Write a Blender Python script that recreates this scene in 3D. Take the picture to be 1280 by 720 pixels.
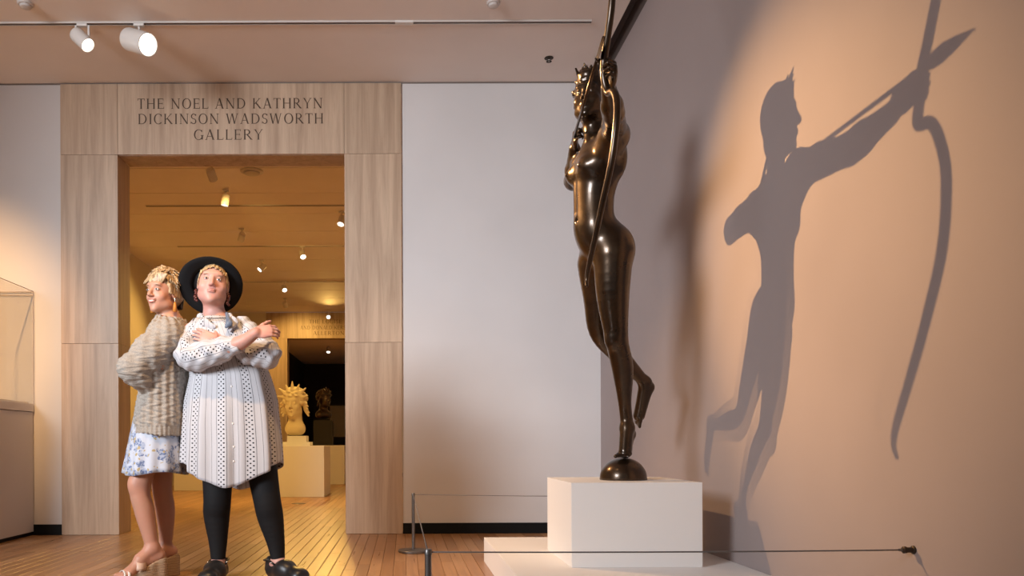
import bpy, bmesh, math, random
import numpy as np
import openvdb
from mathutils import Vector, Matrix, noise
random.seed(7)
PI = math.pi
for o in list(bpy.data.objects):
    bpy.data.objects.remove(o)
SC = bpy.context.scene
C = SC.collection

# ---------------------------------------------------------------- camera, world, lights, exposure
EYE = 0.72          # lens height above the floor
FPX = 970.0         # focal length in pixels of the 1280 px frame
cam_d = bpy.data.cameras.new('camera')
cam_d.sensor_width = 36.0
cam_d.lens = 36.0 * FPX / 1280.0
cam_d.shift_x = (640 - 505) / 1280.0      # rising and crossing front: verticals stay upright
cam_d.shift_y = (555 - 360) / 1280.0
cam_d.clip_start = 0.05
cam = bpy.data.objects.new('camera', cam_d)
C.objects.link(cam)
cam.location = (0, 0, EYE)
cam.rotation_euler = (PI / 2, math.radians(0.22), 0)
SC.camera = cam

w = bpy.data.worlds.new('gallery_ambient')
SC.world = w
w.use_nodes = True
w.node_tree.nodes['Background'].inputs[0].default_value = (1.0, 0.86, 0.80, 1)
w.node_tree.nodes['Background'].inputs[1].default_value = 0.23

SC.view_settings.view_transform = 'Standard'
SC.view_settings.look = 'None'
SC.view_settings.gamma = 1
SC.view_settings.exposure = 0.08
SC.view_settings.use_curve_mapping = False

def aim(o, target):
    d = Vector(target) - o.location
    o.rotation_euler = d.to_track_quat('-Z', 'Y').to_euler()

def lamp(name, kind, loc, energy, color, target=None, **kw):
    l = bpy.data.lights.new(name, kind)
    l.energy = energy
    l.color = color
    for k, v in kw.items():
        setattr(l, k, v)
    o = bpy.data.objects.new(name, l)
    C.objects.link(o)
    o.location = loc
    if target is not None:
        aim(o, target)
    return o

# the photographer's softbox, left of the camera and out of frame
lamp('flash_softbox', 'AREA', (-4.3, -0.8, 2.9), 88, (0.90, 0.94, 1.0), (-0.6, 4.8, 1.6), shape='SQUARE', size=1.8, spread=math.radians(68))
WARM = (1.0, 0.575, 0.24)
TUNG = (1.0, 0.60, 0.155)

# ---------------------------------------------------------------- materials
def mat(name, color, rough=0.6, metal=0.0, spec=0.5):
    m = bpy.data.materials.new(name)
    m.use_nodes = True
    b = m.node_tree.nodes['Principled BSDF']
    b.inputs['Base Color'].default_value = (*color, 1)
    b.inputs['Roughness'].default_value = rough
    b.inputs['Metallic'].default_value = metal
    b.inputs['Specular IOR Level'].default_value = spec
    return m

class NT:
    """tiny helper for node trees"""
    def __init__(self, m):
        self.m = m; self.t = m.node_tree; self.n = self.t.nodes; self.l = self.t.links
        self.b = self.n['Principled BSDF']
    def node(self, typ, **kw):
        nd = self.n.new(typ)
        for k, v in kw.items():
            if k == 'inp':
                for i, val in v.items():
                    nd.inputs[i].default_value = val
            else:
                setattr(nd, k, v)
        return nd
    def link(self, a, b): self.l.new(a, b)
    def coords(self, out='Object', scale=(1, 1, 1), rot=(0, 0, 0)):
        tc = self.node('ShaderNodeTexCoord'); mp = self.node('ShaderNodeMapping')
        mp.inputs['Scale'].default_value = scale; mp.inputs['Rotation'].default_value = rot
        self.link(tc.outputs[out], mp.inputs['Vector']); return mp.outputs[0]
    def noise(self, vec, scale, detail=4, rough=0.5, dist=0.0):
        nd = self.node('ShaderNodeTexNoise'); nd.inputs['Scale'].default_value = scale
        nd.inputs['Detail'].default_value = detail; nd.inputs['Roughness'].default_value = rough
        nd.inputs['Distortion'].default_value = dist
        if vec is not None: self.link(vec, nd.inputs['Vector'])
        return nd.outputs['Fac']
    def ramp(self, fac, stops):
        r = self.node('ShaderNodeValToRGB'); e = r.color_ramp.elements
        while len(e) < len(stops): e.new(0.5)
        for i, (p, c) in enumerate(stops):
            e[i].position = p; e[i].color = (*c, 1) if len(c) == 3 else c
        self.link(fac, r.inputs[0]); return r.outputs[0]
    def math(self, op, a, b=None, c=None):
        nd = self.node('ShaderNodeMath', operation=op)
        for i, v in enumerate((a, b, c)):
            if v is None: continue
            if isinstance(v, (int, float)): nd.inputs[i].default_value = v
            else: self.link(v, nd.inputs[i])
        return nd.outputs[0]
    def mix(self, fac, a, b, blend='MIX'):
        nd = self.node('ShaderNodeMix', data_type='RGBA', blend_type=blend)
        for sock, v in ((nd.inputs[0], fac), (nd.inputs[6], a), (nd.inputs[7], b)):
            if isinstance(v, (int, float)): sock.default_value = v
            elif isinstance(v, tuple): sock.default_value = (*v, 1)
            else: self.link(v, sock)
        return nd.outputs[2]
    def color(self, c): self.link(c, self.b.inputs['Base Color'])
    def bump(self, h, strength=0.2, dist=0.01):
        nd = self.node('ShaderNodeBump'); nd.inputs['Strength'].default_value = strength
        nd.inputs['Distance'].default_value = dist
        self.link(h, nd.inputs['Height']); self.link(nd.outputs[0], self.b.inputs['Normal'])

def paint(name, color, rough=0.75, var=0.04):
    m = mat(name, color, rough, spec=0.3); t = NT(m)
    v = t.coords('Object')
    c = t.ramp(t.noise(v, 1.3, 3), [(0.3, tuple(k * (1 - var) for k in color)), (0.7, tuple(min(1, k * (1 + var)) for k in color))])
    t.color(c); t.bump(t.noise(v, 260, 2), 0.06, 0.001)
    return m

M = {}
M['wall_white'] = paint('warm_white_wall_paint', (0.66, 0.63, 0.62))
M['wall_taupe'] = paint('taupe_wall_paint', (0.33, 0.275, 0.265), 0.7)
M['ceiling'] = paint('ceiling_plaster', (0.88, 0.79, 0.735))
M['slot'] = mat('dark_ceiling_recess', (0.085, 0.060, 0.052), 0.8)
M['base_black'] = mat('black_baseboard_vinyl', (0.005, 0.006, 0.007), 0.6, spec=0.2)
M['plinth'] = paint('white_plinth_lacquer', (0.80, 0.775, 0.75), 0.55, 0.015)
M['case_grey'] = paint('grey_case_lacquer', (0.62, 0.58, 0.57), 0.5, 0.02)
M['wall_cream'] = paint('cream_wall_paint', (0.72, 0.64, 0.50))
M['wall_dark'] = paint('charcoal_wall_paint', (0.035, 0.032, 0.030))
M['steel'] = mat('brushed_grey_metal', (0.20, 0.19, 0.185), 0.38, 0.85)
M['cord'] = mat('grey_elastic_cord', (0.16, 0.14, 0.13), 0.7)
M['bracket'] = mat('dark_bronze_bracket', (0.05, 0.035, 0.025), 0.45, 0.6)
M['white_metal'] = mat('white_powder_coat', (0.74, 0.70, 0.66), 0.35)
M['track'] = mat('white_track', (0.62, 0.57, 0.53), 0.5)
M['track_slot'] = mat('track_groove', (0.13, 0.10, 0.085), 0.7)
M['bone_trim'] = mat('detector_plastic', (0.62, 0.57, 0.54), 0.5)

def emit(name, color, strength):
    m = bpy.data.materials.new(name); m.use_nodes = True
    t = m.node_tree; t.nodes.clear()
    e = t.nodes.new('ShaderNodeEmission'); e.inputs[0].default_value = (*color, 1); e.inputs[1].default_value = strength
    o = t.nodes.new('ShaderNodeOutputMaterial'); t.links.new(e.outputs[0], o.inputs[0])
    return m
M['bulb'] = emit('lit_lamp_lens', (1.0, 0.86, 0.66), 9)
M['bulb_far'] = emit('lit_far_lamp_lens', (1.0, 0.78, 0.45), 12)
M['bulb_rim'] = emit('lit_reflector', (1.0, 0.88, 0.72), 4.0)

def travertine(name, base, dark):
    m = mat(name, base, 0.42, spec=0.4); t = NT(m)
    oi = t.node('ShaderNodeObjectInfo')
    v = t.coords('Object', (10.0, 10.0, 0.50))
    off = t.node('ShaderNodeVectorMath', operation='ADD')
    sc = t.node('ShaderNodeVectorMath', operation='SCALE'); sc.inputs[3].default_value = 37
    cb = t.node('ShaderNodeCombineXYZ'); 
    for i in range(3): t.link(oi.outputs['Random'], cb.inputs[i])
    t.link(cb.outputs[0], sc.inputs[0]); t.link(v, off.inputs[0]); t.link(sc.outputs[0], off.inputs[1])
    n1 = t.noise(off.outputs[0], 1.5, 8, 0.62, 0.6)
    c1 = t.ramp(n1, [(0.30, dark), (0.45, tuple((a + b) / 2 for a, b in zip(base, dark))), (0.62, base), (0.8, tuple(min(1, k * 1.1) for k in base))])
    n2 = t.noise(off.outputs[0], 9, 6, 0.7, 0.4)
    c2 = t.mix(t.math('MULTIPLY', t.ramp(n2, [(0.35, (1, 1, 1)), (0.48, (0, 0, 0))]), 0.30), c1, dark)
    br = t.math('MULTIPLY_ADD', oi.outputs['Random'], 0.10, 0.95)
    hs = t.node('ShaderNodeHueSaturation'); t.link(br, hs.inputs['Value']); t.link(c2, hs.inputs['Color'])
    t.color(hs.outputs[0]); t.bump(n2, 0.12, 0.002)
    return m
M['stone'] = travertine('vein_cut_travertine', (0.555, 0.405, 0.285), (0.36, 0.245, 0.165))
M['letter'] = mat('bronze_infilled_lettering', (0.075, 0.042, 0.024), 0.6, 0.2)

def oak(name, island):
    m = mat(name, (0.4, 0.2, 0.1), 0.27, spec=0.5); t = NT(m)
    if island:
        g = t.node('ShaderNodeNewGeometry'); rnd = g.outputs['Random Per Island']
    else:
        oi = t.node('ShaderNodeObjectInfo'); rnd = oi.outputs['Random']
    col = t.ramp(rnd, [(0.0, (0.31, 0.150, 0.062)), (0.4, (0.40, 0.205, 0.090)), (0.75, (0.46, 0.245, 0.112)), (1.0, (0.52, 0.29, 0.14))])
    v = t.coords('Object', (26, 0.9, 1))
    off = t.node('ShaderNodeVectorMath', operation='ADD'); cb = t.node('ShaderNodeCombineXYZ')
    k = t.math('MULTIPLY', rnd, 91.0)
    for i in range(3): t.link(k, cb.inputs[i])
    t.link(v, off.inputs[0]); t.link(cb.outputs[0], off.inputs[1])
    n = t.noise(off.outputs[0], 2.6, 4, 0.55, 0.15)
    c = t.mix(t.ramp(n, [(0.35, (0.35, 0.35, 0.35)), (0.60, (0, 0, 0))]), col, (0.22, 0.105, 0.045))
    t.color(c)
    rr = t.math('MULTIPLY_ADD', n, 0.08, 0.25); t.link(rr, t.b.inputs['Roughness'])
    return m
M['oak'] = oak('oak_strip_flooring', False)
M['oak_island'] = oak('oak_strip_flooring_far', True)
M['subfloor'] = mat('plank_joint_dark', (0.07, 0.035, 0.016), 0.8)

def glass(name):
    m = bpy.data.materials.new(name); m.use_nodes = True
    t = m.node_tree; t.nodes.clear()
    tr = t.nodes.new('ShaderNodeBsdfTransparent'); tr.inputs[0].default_value = (0.97, 0.965, 0.95, 1)
    gl = t.nodes.new('ShaderNodeBsdfGlossy'); gl.inputs['Roughness'].default_value = 0.03
    mx = t.nodes.new('ShaderNodeMixShader'); o = t.nodes.new('ShaderNodeOutputMaterial')
    mx.inputs[0].default_value = 0.04; t.links.new(tr.outputs[0], mx.inputs[1]); t.links.new(gl.outputs[0], mx.inputs[2])
    t.links.new(mx.outputs[0], o.inputs[0]); return m
M['glass'] = glass('clear_case_glazing')
M['glass_edge'] = mat('glazing_edge', (0.36, 0.27, 0.21), 0.2)

# ---------------------------------------------------------------- mesh helpers
class MB:
    def __init__(s): s.v = []; s.f = []
    def add(s, vs, fs):
        n = len(s.v); s.v += [tuple(v) for v in vs]; s.f += [tuple(i + n for i in f) for f in fs]; return s
    def box(s, x0, x1, y0, y1, z0, z1, mtx=None):
        vs = [(x, y, z) for z in (z0, z1) for y in (y0, y1) for x in (x0, x1)]
        if mtx: vs = [mtx @ Vector(v) for v in vs]
        return s.add(vs, [(0, 2, 3, 1), (4, 5, 7, 6), (0, 1, 5, 4), (1, 3, 7, 5), (3, 2, 6, 7), (2, 0, 4, 6)])
    def tube(s, pts, rad, n=12, cap=True):
        pts = [Vector(p) for p in pts]
        if isinstance(rad, (int, float)): rad = [rad] * len(pts)
        rings = []; prev = None
        for i, p in enumerate(pts):
            d = (pts[min(i + 1, len(pts) - 1)] - pts[max(i - 1, 0)]).normalized()
            if prev is None:
                a = Vector((0, 0, 1)) if abs(d.z) < 0.9 else Vector((1, 0, 0))
                u = d.cross(a).normalized()
            else:
                u = (prev - d * prev.dot(d)).normalized()
            prev = u; v = d.cross(u)
            rings.append([p + (u * math.cos(t) + v * math.sin(t)) * rad[i] for t in (2 * PI * k / n for k in range(n))])
        vs = [q for r in rings for q in r]; fs = []
        for i in range(len(pts) - 1):
            for k in range(n):
                a = i * n + k; b = i * n + (k + 1) % n
                fs.append((a, b, b + n, a + n))
        if cap:
            fs.append(tuple(range(n - 1, -1, -1))); fs.append(tuple((len(pts) - 1) * n + k for k in range(n)))
        return s.add(vs, fs)
    def lathe(s, prof, n=32, mtx=None, loc=(0, 0, 0)):
        vs = []; fs = []
        for r, z in prof:
            for k in range(n):
                t = 2 * PI * k / n; vs.append(Vector((r * math.cos(t), r * math.sin(t), z)))
        if mtx: vs = [mtx @ v for v in vs]
        vs = [v + Vector(loc) for v in vs]
        for i in range(len(prof) - 1):
            for k in range(n):
                a = i * n + k; b = i * n + (k + 1) % n
                fs.append((a, b, b + n, a + n))
        fs.append(tuple(range(n - 1, -1, -1))); fs.append(tuple((len(prof) - 1) * n + k for k in range(n)))
        return s.add(vs, fs)
    def ball(s, c, r, n=12, m=8, mtx=None):
        if isinstance(r, (int, float)): r = (r, r, r)
        vs = []; fs = []
        for i in range(m + 1):
            a = PI * i / m
            for k in range(n):
                t = 2 * PI * k / n
                p = Vector((r[0] * math.sin(a) * math.cos(t), r[1] * math.sin(a) * math.sin(t), r[2] * math.cos(a)))
                if mtx: p = mtx @ p
                vs.append(p + Vector(c))
        for i in range(m):
            for k in range(n):
                x = i * n + k; y = i * n + (k + 1) % n
                fs.append((x, x + n, y + n, y))
        return s.add(vs, fs)
    def build(s, name, m=None, parent=None, smooth=False, bevel=0.0):
        me = bpy.data.meshes.new(name); me.from_pydata(s.v, [], s.f); me.validate(); 
        bm = bmesh.new(); bm.from_mesh(me)
        bmesh.ops.remove_doubles(bm, verts=bm.verts, dist=1e-6)
        bmesh.ops.recalc_face_normals(bm, faces=bm.faces)
        if bevel: bmesh.ops.bevel(bm, geom=bm.edges[:] , offset=bevel, segments=2, affect='EDGES', profile=0.7)
        bm.to_mesh(me); bm.free()
        if m: me.materials.append(m)
        if smooth:
            me.shade_smooth()
            if smooth == 'angle': me.set_sharp_from_angle(angle=math.radians(40))
        return link(name, me, parent)

def link(name, me, parent=None, loc=None):
    o = bpy.data.objects.new(name, me); C.objects.link(o)
    if parent is not None: o.parent = parent
    if loc is not None: o.location = loc
    return o
def tag(o, label=None, cat=None, group=None, kind=None):
    if label: o['label'] = label
    if cat: o['category'] = cat
    if group: o['group'] = group
    if kind: o['kind'] = kind
    return o
def thing(name, label, cat, loc=(0, 0, 0), group=None, rotz=0):
    o = bpy.data.objects.new(name, None); C.objects.link(o); o.location = loc; o.rotation_euler = (0, 0, rotz)
    return tag(o, label, cat, group)
def struct(name, mb, m, **kw):
    return tag(mb.build(name, m, **kw), kind='structure')
def P(x, y, d):
    """world point seen at (x, y) of the 1280x720 frame at distance d along the gallery"""
    return Vector(((x - 505) * d / FPX, d, EYE + (555 - y) * d / FPX))

# ---------------------------------------------------------------- the setting
BACK, XR, XL, CEIL = 6.235, 1.582, -4.3, 3.625
PX0, PX1 = -2.745, -0.012            # stone portal, outer edges
DX0, DX1, DZ = -2.285, -0.470, 3.045  # doorway
REV = 0.255                          # depth of its reveal
GX0, GX1, GBACK = -4.13, 1.2, 17.05   # second gallery
BBH = 0.085

fl = struct('floor', MB().box(XL, XR + 0.15, -1.5, 29, -0.12, -0.0135), M['subfloor'])
# oak strips: the ones the photograph can tell apart are single planks
SW = 0.0715
plank_mesh = {}
def plank_data(L):
    k = round(L, 2)
    if k not in plank_mesh:
        mb = MB(); e = 0.0020
        w_ = SW / 2 - 0.0007; h = k / 2 - 0.0005
        mb.add([(-w_, -h, -0.012), (w_, -h, -0.012), (w_, h, -0.012), (-w_, h, -0.012),
                (-w_, -h, -e), (w_, -h, -e), (w_, h, -e), (-w_, h, -e),
                (-w_ + e, -h + e, 0), (w_ - e, -h + e, 0), (w_ - e, h - e, 0), (-w_ + e, h - e, 0)],
               [(0, 3, 2, 1), (8, 9, 10, 11)] + [(a, (a + 1) % 4, 4 + (a + 1) % 4, 4 + a) for a in range(4)] +
               [(4 + a, 4 + (a + 1) % 4, 8 + (a + 1) % 4, 8 + a) for a in range(4)])
        me = bpy.data.meshes.new('plank'); me.from_pydata(mb.v, [], mb.f); me.materials.append(M['oak'])
        plank_mesh[k] = me
    return plank_mesh[k]
rest = MB()
n_single = 0
nx = int((XR - XL) / SW)
rp = random.Random(11)
for i in range(nx + 1):
    x = XR - SW * (i + 0.5)
    y = -1.0 - rp.random() * 1.2
    inroom = x > -3.55
    while y < 22.0:
        L = rp.choice((0.8, 1.1, 1.4, 1.7)) if y > 1 else 1.4
        yc = y + L / 2
        z = -rp.random() * 0.0005
        if inroom and y + L > 4.15 and y < 6.3 and n_single < 298:
            link('plank', plank_data(L), fl, (x, yc, z)); n_single += 1
        else:
            hw = SW / 2 - 0.0012
            rest.box(x - hw, x + hw, y + 0.0006, y + L - 0.0006, -0.012, z)
        y += L
rest.build('plank_field', M['oak_island'], fl)['kind'] = 'stuff'

# back wall of the first gallery: two painted panels and the wall above the stone
for k, (a, b) in enumerate(((XL, PX0 - 0.001), (PX1 + 0.001, XR + 0.2))):
    struct(('wall_back_left', 'wall_back_right')[k], MB().box(a, b, BACK, BACK + REV, 0.0, CEIL), M['wall_white'])
    struct(('baseboard_back_left', 'baseboard_back_right')[k], MB().box(a, b, BACK - 0.012, BACK, 0, BBH), M['base_black'])
struct('wall_right', MB().box(XR, XR + 0.2, -1.5, BACK + 0.0, 0, CEIL - 0.045), M['wall_taupe'])
struct('wall_left', MB().box(XL - 0.2, XL, 1.5, BACK, 0, CEIL), M['wall_white'])
# ceiling, with the dark recess that runs along the right wall
ce = struct('ceiling', MB().box(XL - 0.2, XR - 0.085, -1.5, BACK, CEIL, CEIL + 0.1), M['ceiling'])
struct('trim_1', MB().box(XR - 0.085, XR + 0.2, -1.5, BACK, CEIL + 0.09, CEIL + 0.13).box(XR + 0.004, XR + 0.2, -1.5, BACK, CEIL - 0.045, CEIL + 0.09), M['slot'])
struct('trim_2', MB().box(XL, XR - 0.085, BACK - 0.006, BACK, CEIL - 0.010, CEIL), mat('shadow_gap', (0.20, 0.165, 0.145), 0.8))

# stone portal
def portal(name, y0, depth, dz=0.0, x_shift=0.0, text=None, tx=0.0):
    core = MB()
    X0, X1, A, B = PX0 + x_shift, PX1 + x_shift, DX0 + x_shift, DX1 + x_shift
    th = 0.03; j = 0.0022; zt = CEIL - 0.011
    core.box(X0 + 0.002, A - th, y0 + 0.004, y0 + depth - 0.004, 0, zt).box(B + th, X1 - 0.002, y0 + 0.004, y0 + depth - 0.004, 0, zt).box(A - th, B + th, y0 + 0.004, y0 + depth - 0.004, DZ + th, zt)
    root = struct(name, core, mat('mortar', (0.27, 0.19, 0.13), 0.8))
    zj = 1.535
    def slab(x0, x1, ya, yb, z0, z1):
        cx, cy, cz = (x0 + x1) / 2, (ya + yb) / 2, (z0 + z1) / 2
        hx, hy, hz = (x1 - x0) / 2 - j / 2, (yb - ya) / 2, (z1 - z0) / 2 - j / 2
        o = MB().box(-hx, hx, -hy, hy, -hz, hz).build('stone_slab', M['stone'], root, bevel=0.0012)
        o.location = (cx, cy, cz)
    yf = y0 - 0.018
    for (a, b) in ((X0, A), (B, X1)):
        slab(a, b, yf, y0 + 0.004, 0.001, zj); slab(a, b, yf, y0 + 0.004, zj, DZ + 0.002)
    slab(X0, A, yf, y0 + 0.004, DZ + 0.002, zt); slab(A, B, yf, y0 + 0.004, DZ + 0.002, zt); slab(B, X1, yf, y0 + 0.004, DZ + 0.002, zt)
    # reveals
    for (a, b) in ((A - th, A), (B, B + th)):
        slab(a, b, y0 + 0.004, y0 + depth, 0.001, zj); slab(a, b, y0 + 0.004, y0 + depth, zj, DZ + 0.002)
    slab(A, B, y0 + 0.004, y0 + depth, DZ, DZ + th)
    return root

# serif capitals, unit cap height
TK, TN = 0.125, 0.05
def quad(a, b, w0, w1=None):
    """stroke from a to b with horizontal width"""
    w1 = w0 if w1 is None else w1
    return [(a[0] - w0 / 2, a[1]), (a[0] + w0 / 2, a[1]), (b[0] + w1 / 2, b[1]), (b[0] - w1 / 2, b[1])]
def serif(x, y, w=0.26):
    s = 1 if y < 0.5 else -1
    return [[(x - w / 2, y), (x + w / 2, y), (x + w * 0.30, y + s * 0.035), (x - w * 0.30, y + s * 0.035)]]
def bar(x0, x1, y, t=0.045): return [(x0, y - t / 2), (x1, y - t / 2), (x1, y + t / 2), (x0, y + t / 2)]
def arc(cx, cy, rx, ry, a0, a1, thick=TK, thin=TN, n=18):
    out = []
    pr = None
    for i in range(n + 1):
        a = math.radians(a0 + (a1 - a0) * i / n)
        t = thin + (thick - thin) * abs(math.cos(a)) ** 1.5
        c, s = math.cos(a), math.sin(a)
        po = (cx + rx * c, cy + ry * s); pi = (cx + (rx - t) * c, cy + (ry - t * 0.9) * s)
        if pr: out.append([pr[0], po, pi, pr[1]])
        pr = (po, pi)
    return out
def stem(x, lo=0.0, hi=1.0, ser=(1, 1), w=TK):
    r = [quad((x, lo), (x, hi), w)]
    if ser[0]: r += serif(x, lo)
    if ser[1]: r += serif(x, hi)
    return r
G = {
 'T': (0.80, stem(0.40, ser=(1, 0)) + [bar(0.04, 0.76, 0.977), quad((0.065, 0.80), (0.05, 0.98), 0.03), quad((0.735, 0.80), (0.75, 0.98), 0.03)]),
 'H': (0.98, stem(0.18) + stem(0.80) + [bar(0.18, 0.80, 0.51)]),
 'E': (0.78, stem(0.18) + [bar(0.18, 0.66, 0.977), bar(0.18, 0.58, 0.51), bar(0.18, 0.70, 0.023), quad((0.655, 0.82), (0.655, 0.99), 0.03), quad((0.58, 0.42), (0.58, 0.6), 0.03), quad((0.70, 0.0), (0.72, 0.19), 0.03)]),
 'L': (0.74, stem(0.18) + [bar(0.18, 0.66, 0.023), quad((0.66, 0.0), (0.685, 0.2), 0.03)]),
 'N': (1.02, stem(0.18, w=TN) + stem(0.84, ser=(0, 1), w=TN) + [quad((0.17, 0.98), (0.83, 0.0), 0.15)]),
 'O': (1.02, arc(0.51, 0.5, 0.45, 0.52, 0, 360, n=32)),
 'A': (0.96, [quad((0.13, 0.0), (0.46, 1.0), TN), quad((0.80, 0.0), (0.47, 1.02), 0.15), bar(0.24, 0.70, 0.34)] + serif(0.13, 0) + serif(0.81, 0)),
 'D': (0.98, stem(0.18) + arc(0.40, 0.5, 0.50, 0.5, -90, 90) + [bar(0.18, 0.41, 0.977), bar(0.18, 0.41, 0.023)]),
 'K': (0.96, stem(0.18) + [quad((0.24, 0.42), (0.76, 1.0), 0.06), quad((0.84, 0.0), (0.38, 0.56), 0.16)] + serif(0.74, 1.0, 0.22) + serif(0.85, 0, 0.22)),
 'R': (0.92, stem(0.18) + arc(0.40, 0.745, 0.29, 0.255, -90, 90) + [bar(0.18, 0.42, 0.977), bar(0.18, 0.42, 0.51), quad((0.82, 0.0), (0.40, 0.50), 0.15)] + serif(0.83, 0, 0.2)),
 'Y': (0.92, [quad((0.46, 0.46), (0.14, 1.0), 0.06, 0.15), quad((0.46, 0.46), (0.78, 1.0), 0.05)] + stem(0.46, 0, 0.5, (1, 0)) + serif(0.14, 1) + serif(0.79, 1, 0.22)),
 'C': (0.90, arc(0.50, 0.5, 0.45, 0.52, 45, 315, n=28) + [quad((0.80, 0.72), (0.80, 0.97), 0.04)]),
 'G': (1.00, arc(0.50, 0.5, 0.45, 0.52, 45, 325, n=28) + [quad((0.80, 0.74), (0.80, 0.97), 0.04), quad((0.83, 0.03), (0.83, 0.42), TK), bar(0.70, 0.96, 0.42)]),
 'I': (0.40, stem(0.20)),
 'S': (0.68, arc(0.34, 0.745, 0.26, 0.265, 25, 270, 0.10, 0.06) + arc(0.34, 0.255, 0.27, 0.265, -155, 90, 0.10, 0.06) + [quad((0.58, 0.78), (0.57, 0.98), 0.035), quad((0.08, 0.02), (0.08, 0.22), 0.035)]),
 'W': (1.34, [quad((0.38, 0.0), (0.14, 1.0), 0.13), quad((0.38, 0.0), (0.64, 1.0), 0.045), quad((0.90, 0.0), (0.66, 1.0), 0.13), quad((0.90, 0.0), (1.16, 1.0), 0.045)] + serif(0.14, 1) + serif(0.66, 1, 0.24) + serif(1.17, 1, 0.2)),
 'U': (0.96, stem(0.18, 0.30, 1, (0, 1)) + stem(0.78, 0.30, 1, (0, 1), TN) + arc(0.48, 0.33, 0.365, 0.35, 180, 360, TK, TN)),
 'B': (0.84, stem(0.18) + arc(0.40, 0.745, 0.27, 0.255, -90, 90) + arc(0.42, 0.265, 0.33, 0.265, -90, 90) + [bar(0.18, 0.42, 0.977), bar(0.18, 0.42, 0.51), bar(0.18, 0.42, 0.023)]),
 ' ': (0.42, []),
}
def lettering(lines, parent, y, scale_pad=1.04):
    for (txt, x0, x1, zb, h) in lines:
        tot = sum(G[c][0] for c in txt) + 0.10 * (len(txt) - 1)
        mb = MB(); pen = 0.0; k = (x1 - x0) / tot
        for c in txt:
            wd, polys = G[c]
            for i, pl in enumerate(polys):
                q = [(x0 + (pen + px) * k, zb + pz * h) for px, pz in pl]
                n = len(q); yy = y - 0.0022 - 0.00003 * i
                mb.add([(a, yy, b) for a, b in q] + [(a, y + 0.0005, b) for a, b in q],
                       [tuple(range(n)), tuple(range(2 * n - 1, n - 1, -1))] + [(a, (a + 1) % n, n + (a + 1) % n, n + a) for a in range(n)])
            pen += wd + 0.10
        mb.build('lettering', M['letter'], parent)

p1 = portal('trim_3', BACK, REV)
def zb(y, s=155.6): return EYE + (555 - y) / s
def xb(x, s=155.6): return (x - 505) / s
lettering([('THE NOEL AND KATHRYN', xb(174), xb(405.5), zb(136.0), 12.6 / 155.6),
           ('DICKINSON WADSWORTH', xb(174.5), xb(406.5), zb(155.0), 12.6 / 155.6),
           ('GALLERY', xb(244), xb(331), zb(174.8), 12.6 / 155.6)], p1, BACK - 0.018)

# second gallery
struct('wall_far_left', MB().box(GX0 - 0.2, GX0, BACK + REV, GBACK, 0, CEIL), M['wall_cream'])
struct('wall_far_right', MB().box(GX1, GX1 + 0.2, BACK + REV, GBACK, 0, CEIL), M['wall_cream'])
FX = -0.27                          # the far portal stands a little to the left
for k, (a, b) in enumerate(((GX0, PX0 + FX - 0.005), (PX1 + FX + 0.005, GX1))):
    struct(('wall_far_back_left', 'wall_far_back_right')[k], MB().box(a, b, GBACK, GBACK + REV, 0, CEIL), M['wall_cream'])
    struct(('baseboard_far_left', 'baseboard_far_right')[k], MB().box(a, b, GBACK - 0.012, GBACK, 0, 0.09), M['base_black'])
p2 = portal('trim_4', GBACK, REV, x_shift=FX)
s2 = 970 / GBACK
lettering([('THE LOUISE A', xb(387, s2), xb(436, s2), zb(404, s2), 4.6 / s2),
           ('AND DONALD KERSHAW', xb(376, s2), xb(447, s2), zb(411.5, s2), 4.6 / s2),
           ('ALLERTON', xb(392, s2), xb(431, s2), zb(418.5, s2), 4.6 / s2)], p2, GBACK - 0.018)
# its ceiling is made of boards with open joints
c2 = struct('ceiling_far', MB().box(GX0, GX1, BACK + REV, GBACK, CEIL + 0.03, CEIL + 0.1), M['subfloor'])
yy = BACK + REV
edges = [yy] + [8.15 + 0.81 * i for i in range(11)] + [GBACK]
for a, b in zip(edges[:-1], edges[1:]):
    cy = (a + b) / 2
    MB().box(GX0, GX1, a - cy + 0.006, b - cy - 0.006, 0, 0.03).build('ceiling_panel', M['ceiling'], c2, bevel=0.002).location = (0, cy, CEIL)
# third gallery, almost dark
T0, T1, TB = -3.6, 2.2, 28.0
struct('wall_third_left', MB().box(T0 - 0.2, T0, GBACK + REV, TB, 0, CEIL), M['wall_dark'])
struct('wall_third_right', MB().box(T1, T1 + 0.2, GBACK + REV, TB, 0, CEIL), M['wall_dark'])
struct('wall_third_back', MB().box(T0, T1, TB, TB + 0.2, 0, CEIL), M['wall_dark'])
struct('ceiling_third', MB().box(T0, T1, GBACK + REV, TB, CEIL, CEIL + 0.1), M['ceiling'])

# ---------------------------------------------------------------- plinth, platform, barrier, display case
PL = 0.147
tag(MB().box(0.487, XR - 0.001, 2.05, 4.75, 0, PL).build('platform', M['plinth'], bevel=0.003), 'low white platform against the taupe wall, under the statue plinth', 'platform')
tag(MB().box(0.770, 1.374, 3.575, 4.175, PL, 0.538).build('plinth', M['plinth'], bevel=0.0025), 'square white plinth carrying the bronze archer', 'plinth')

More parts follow.
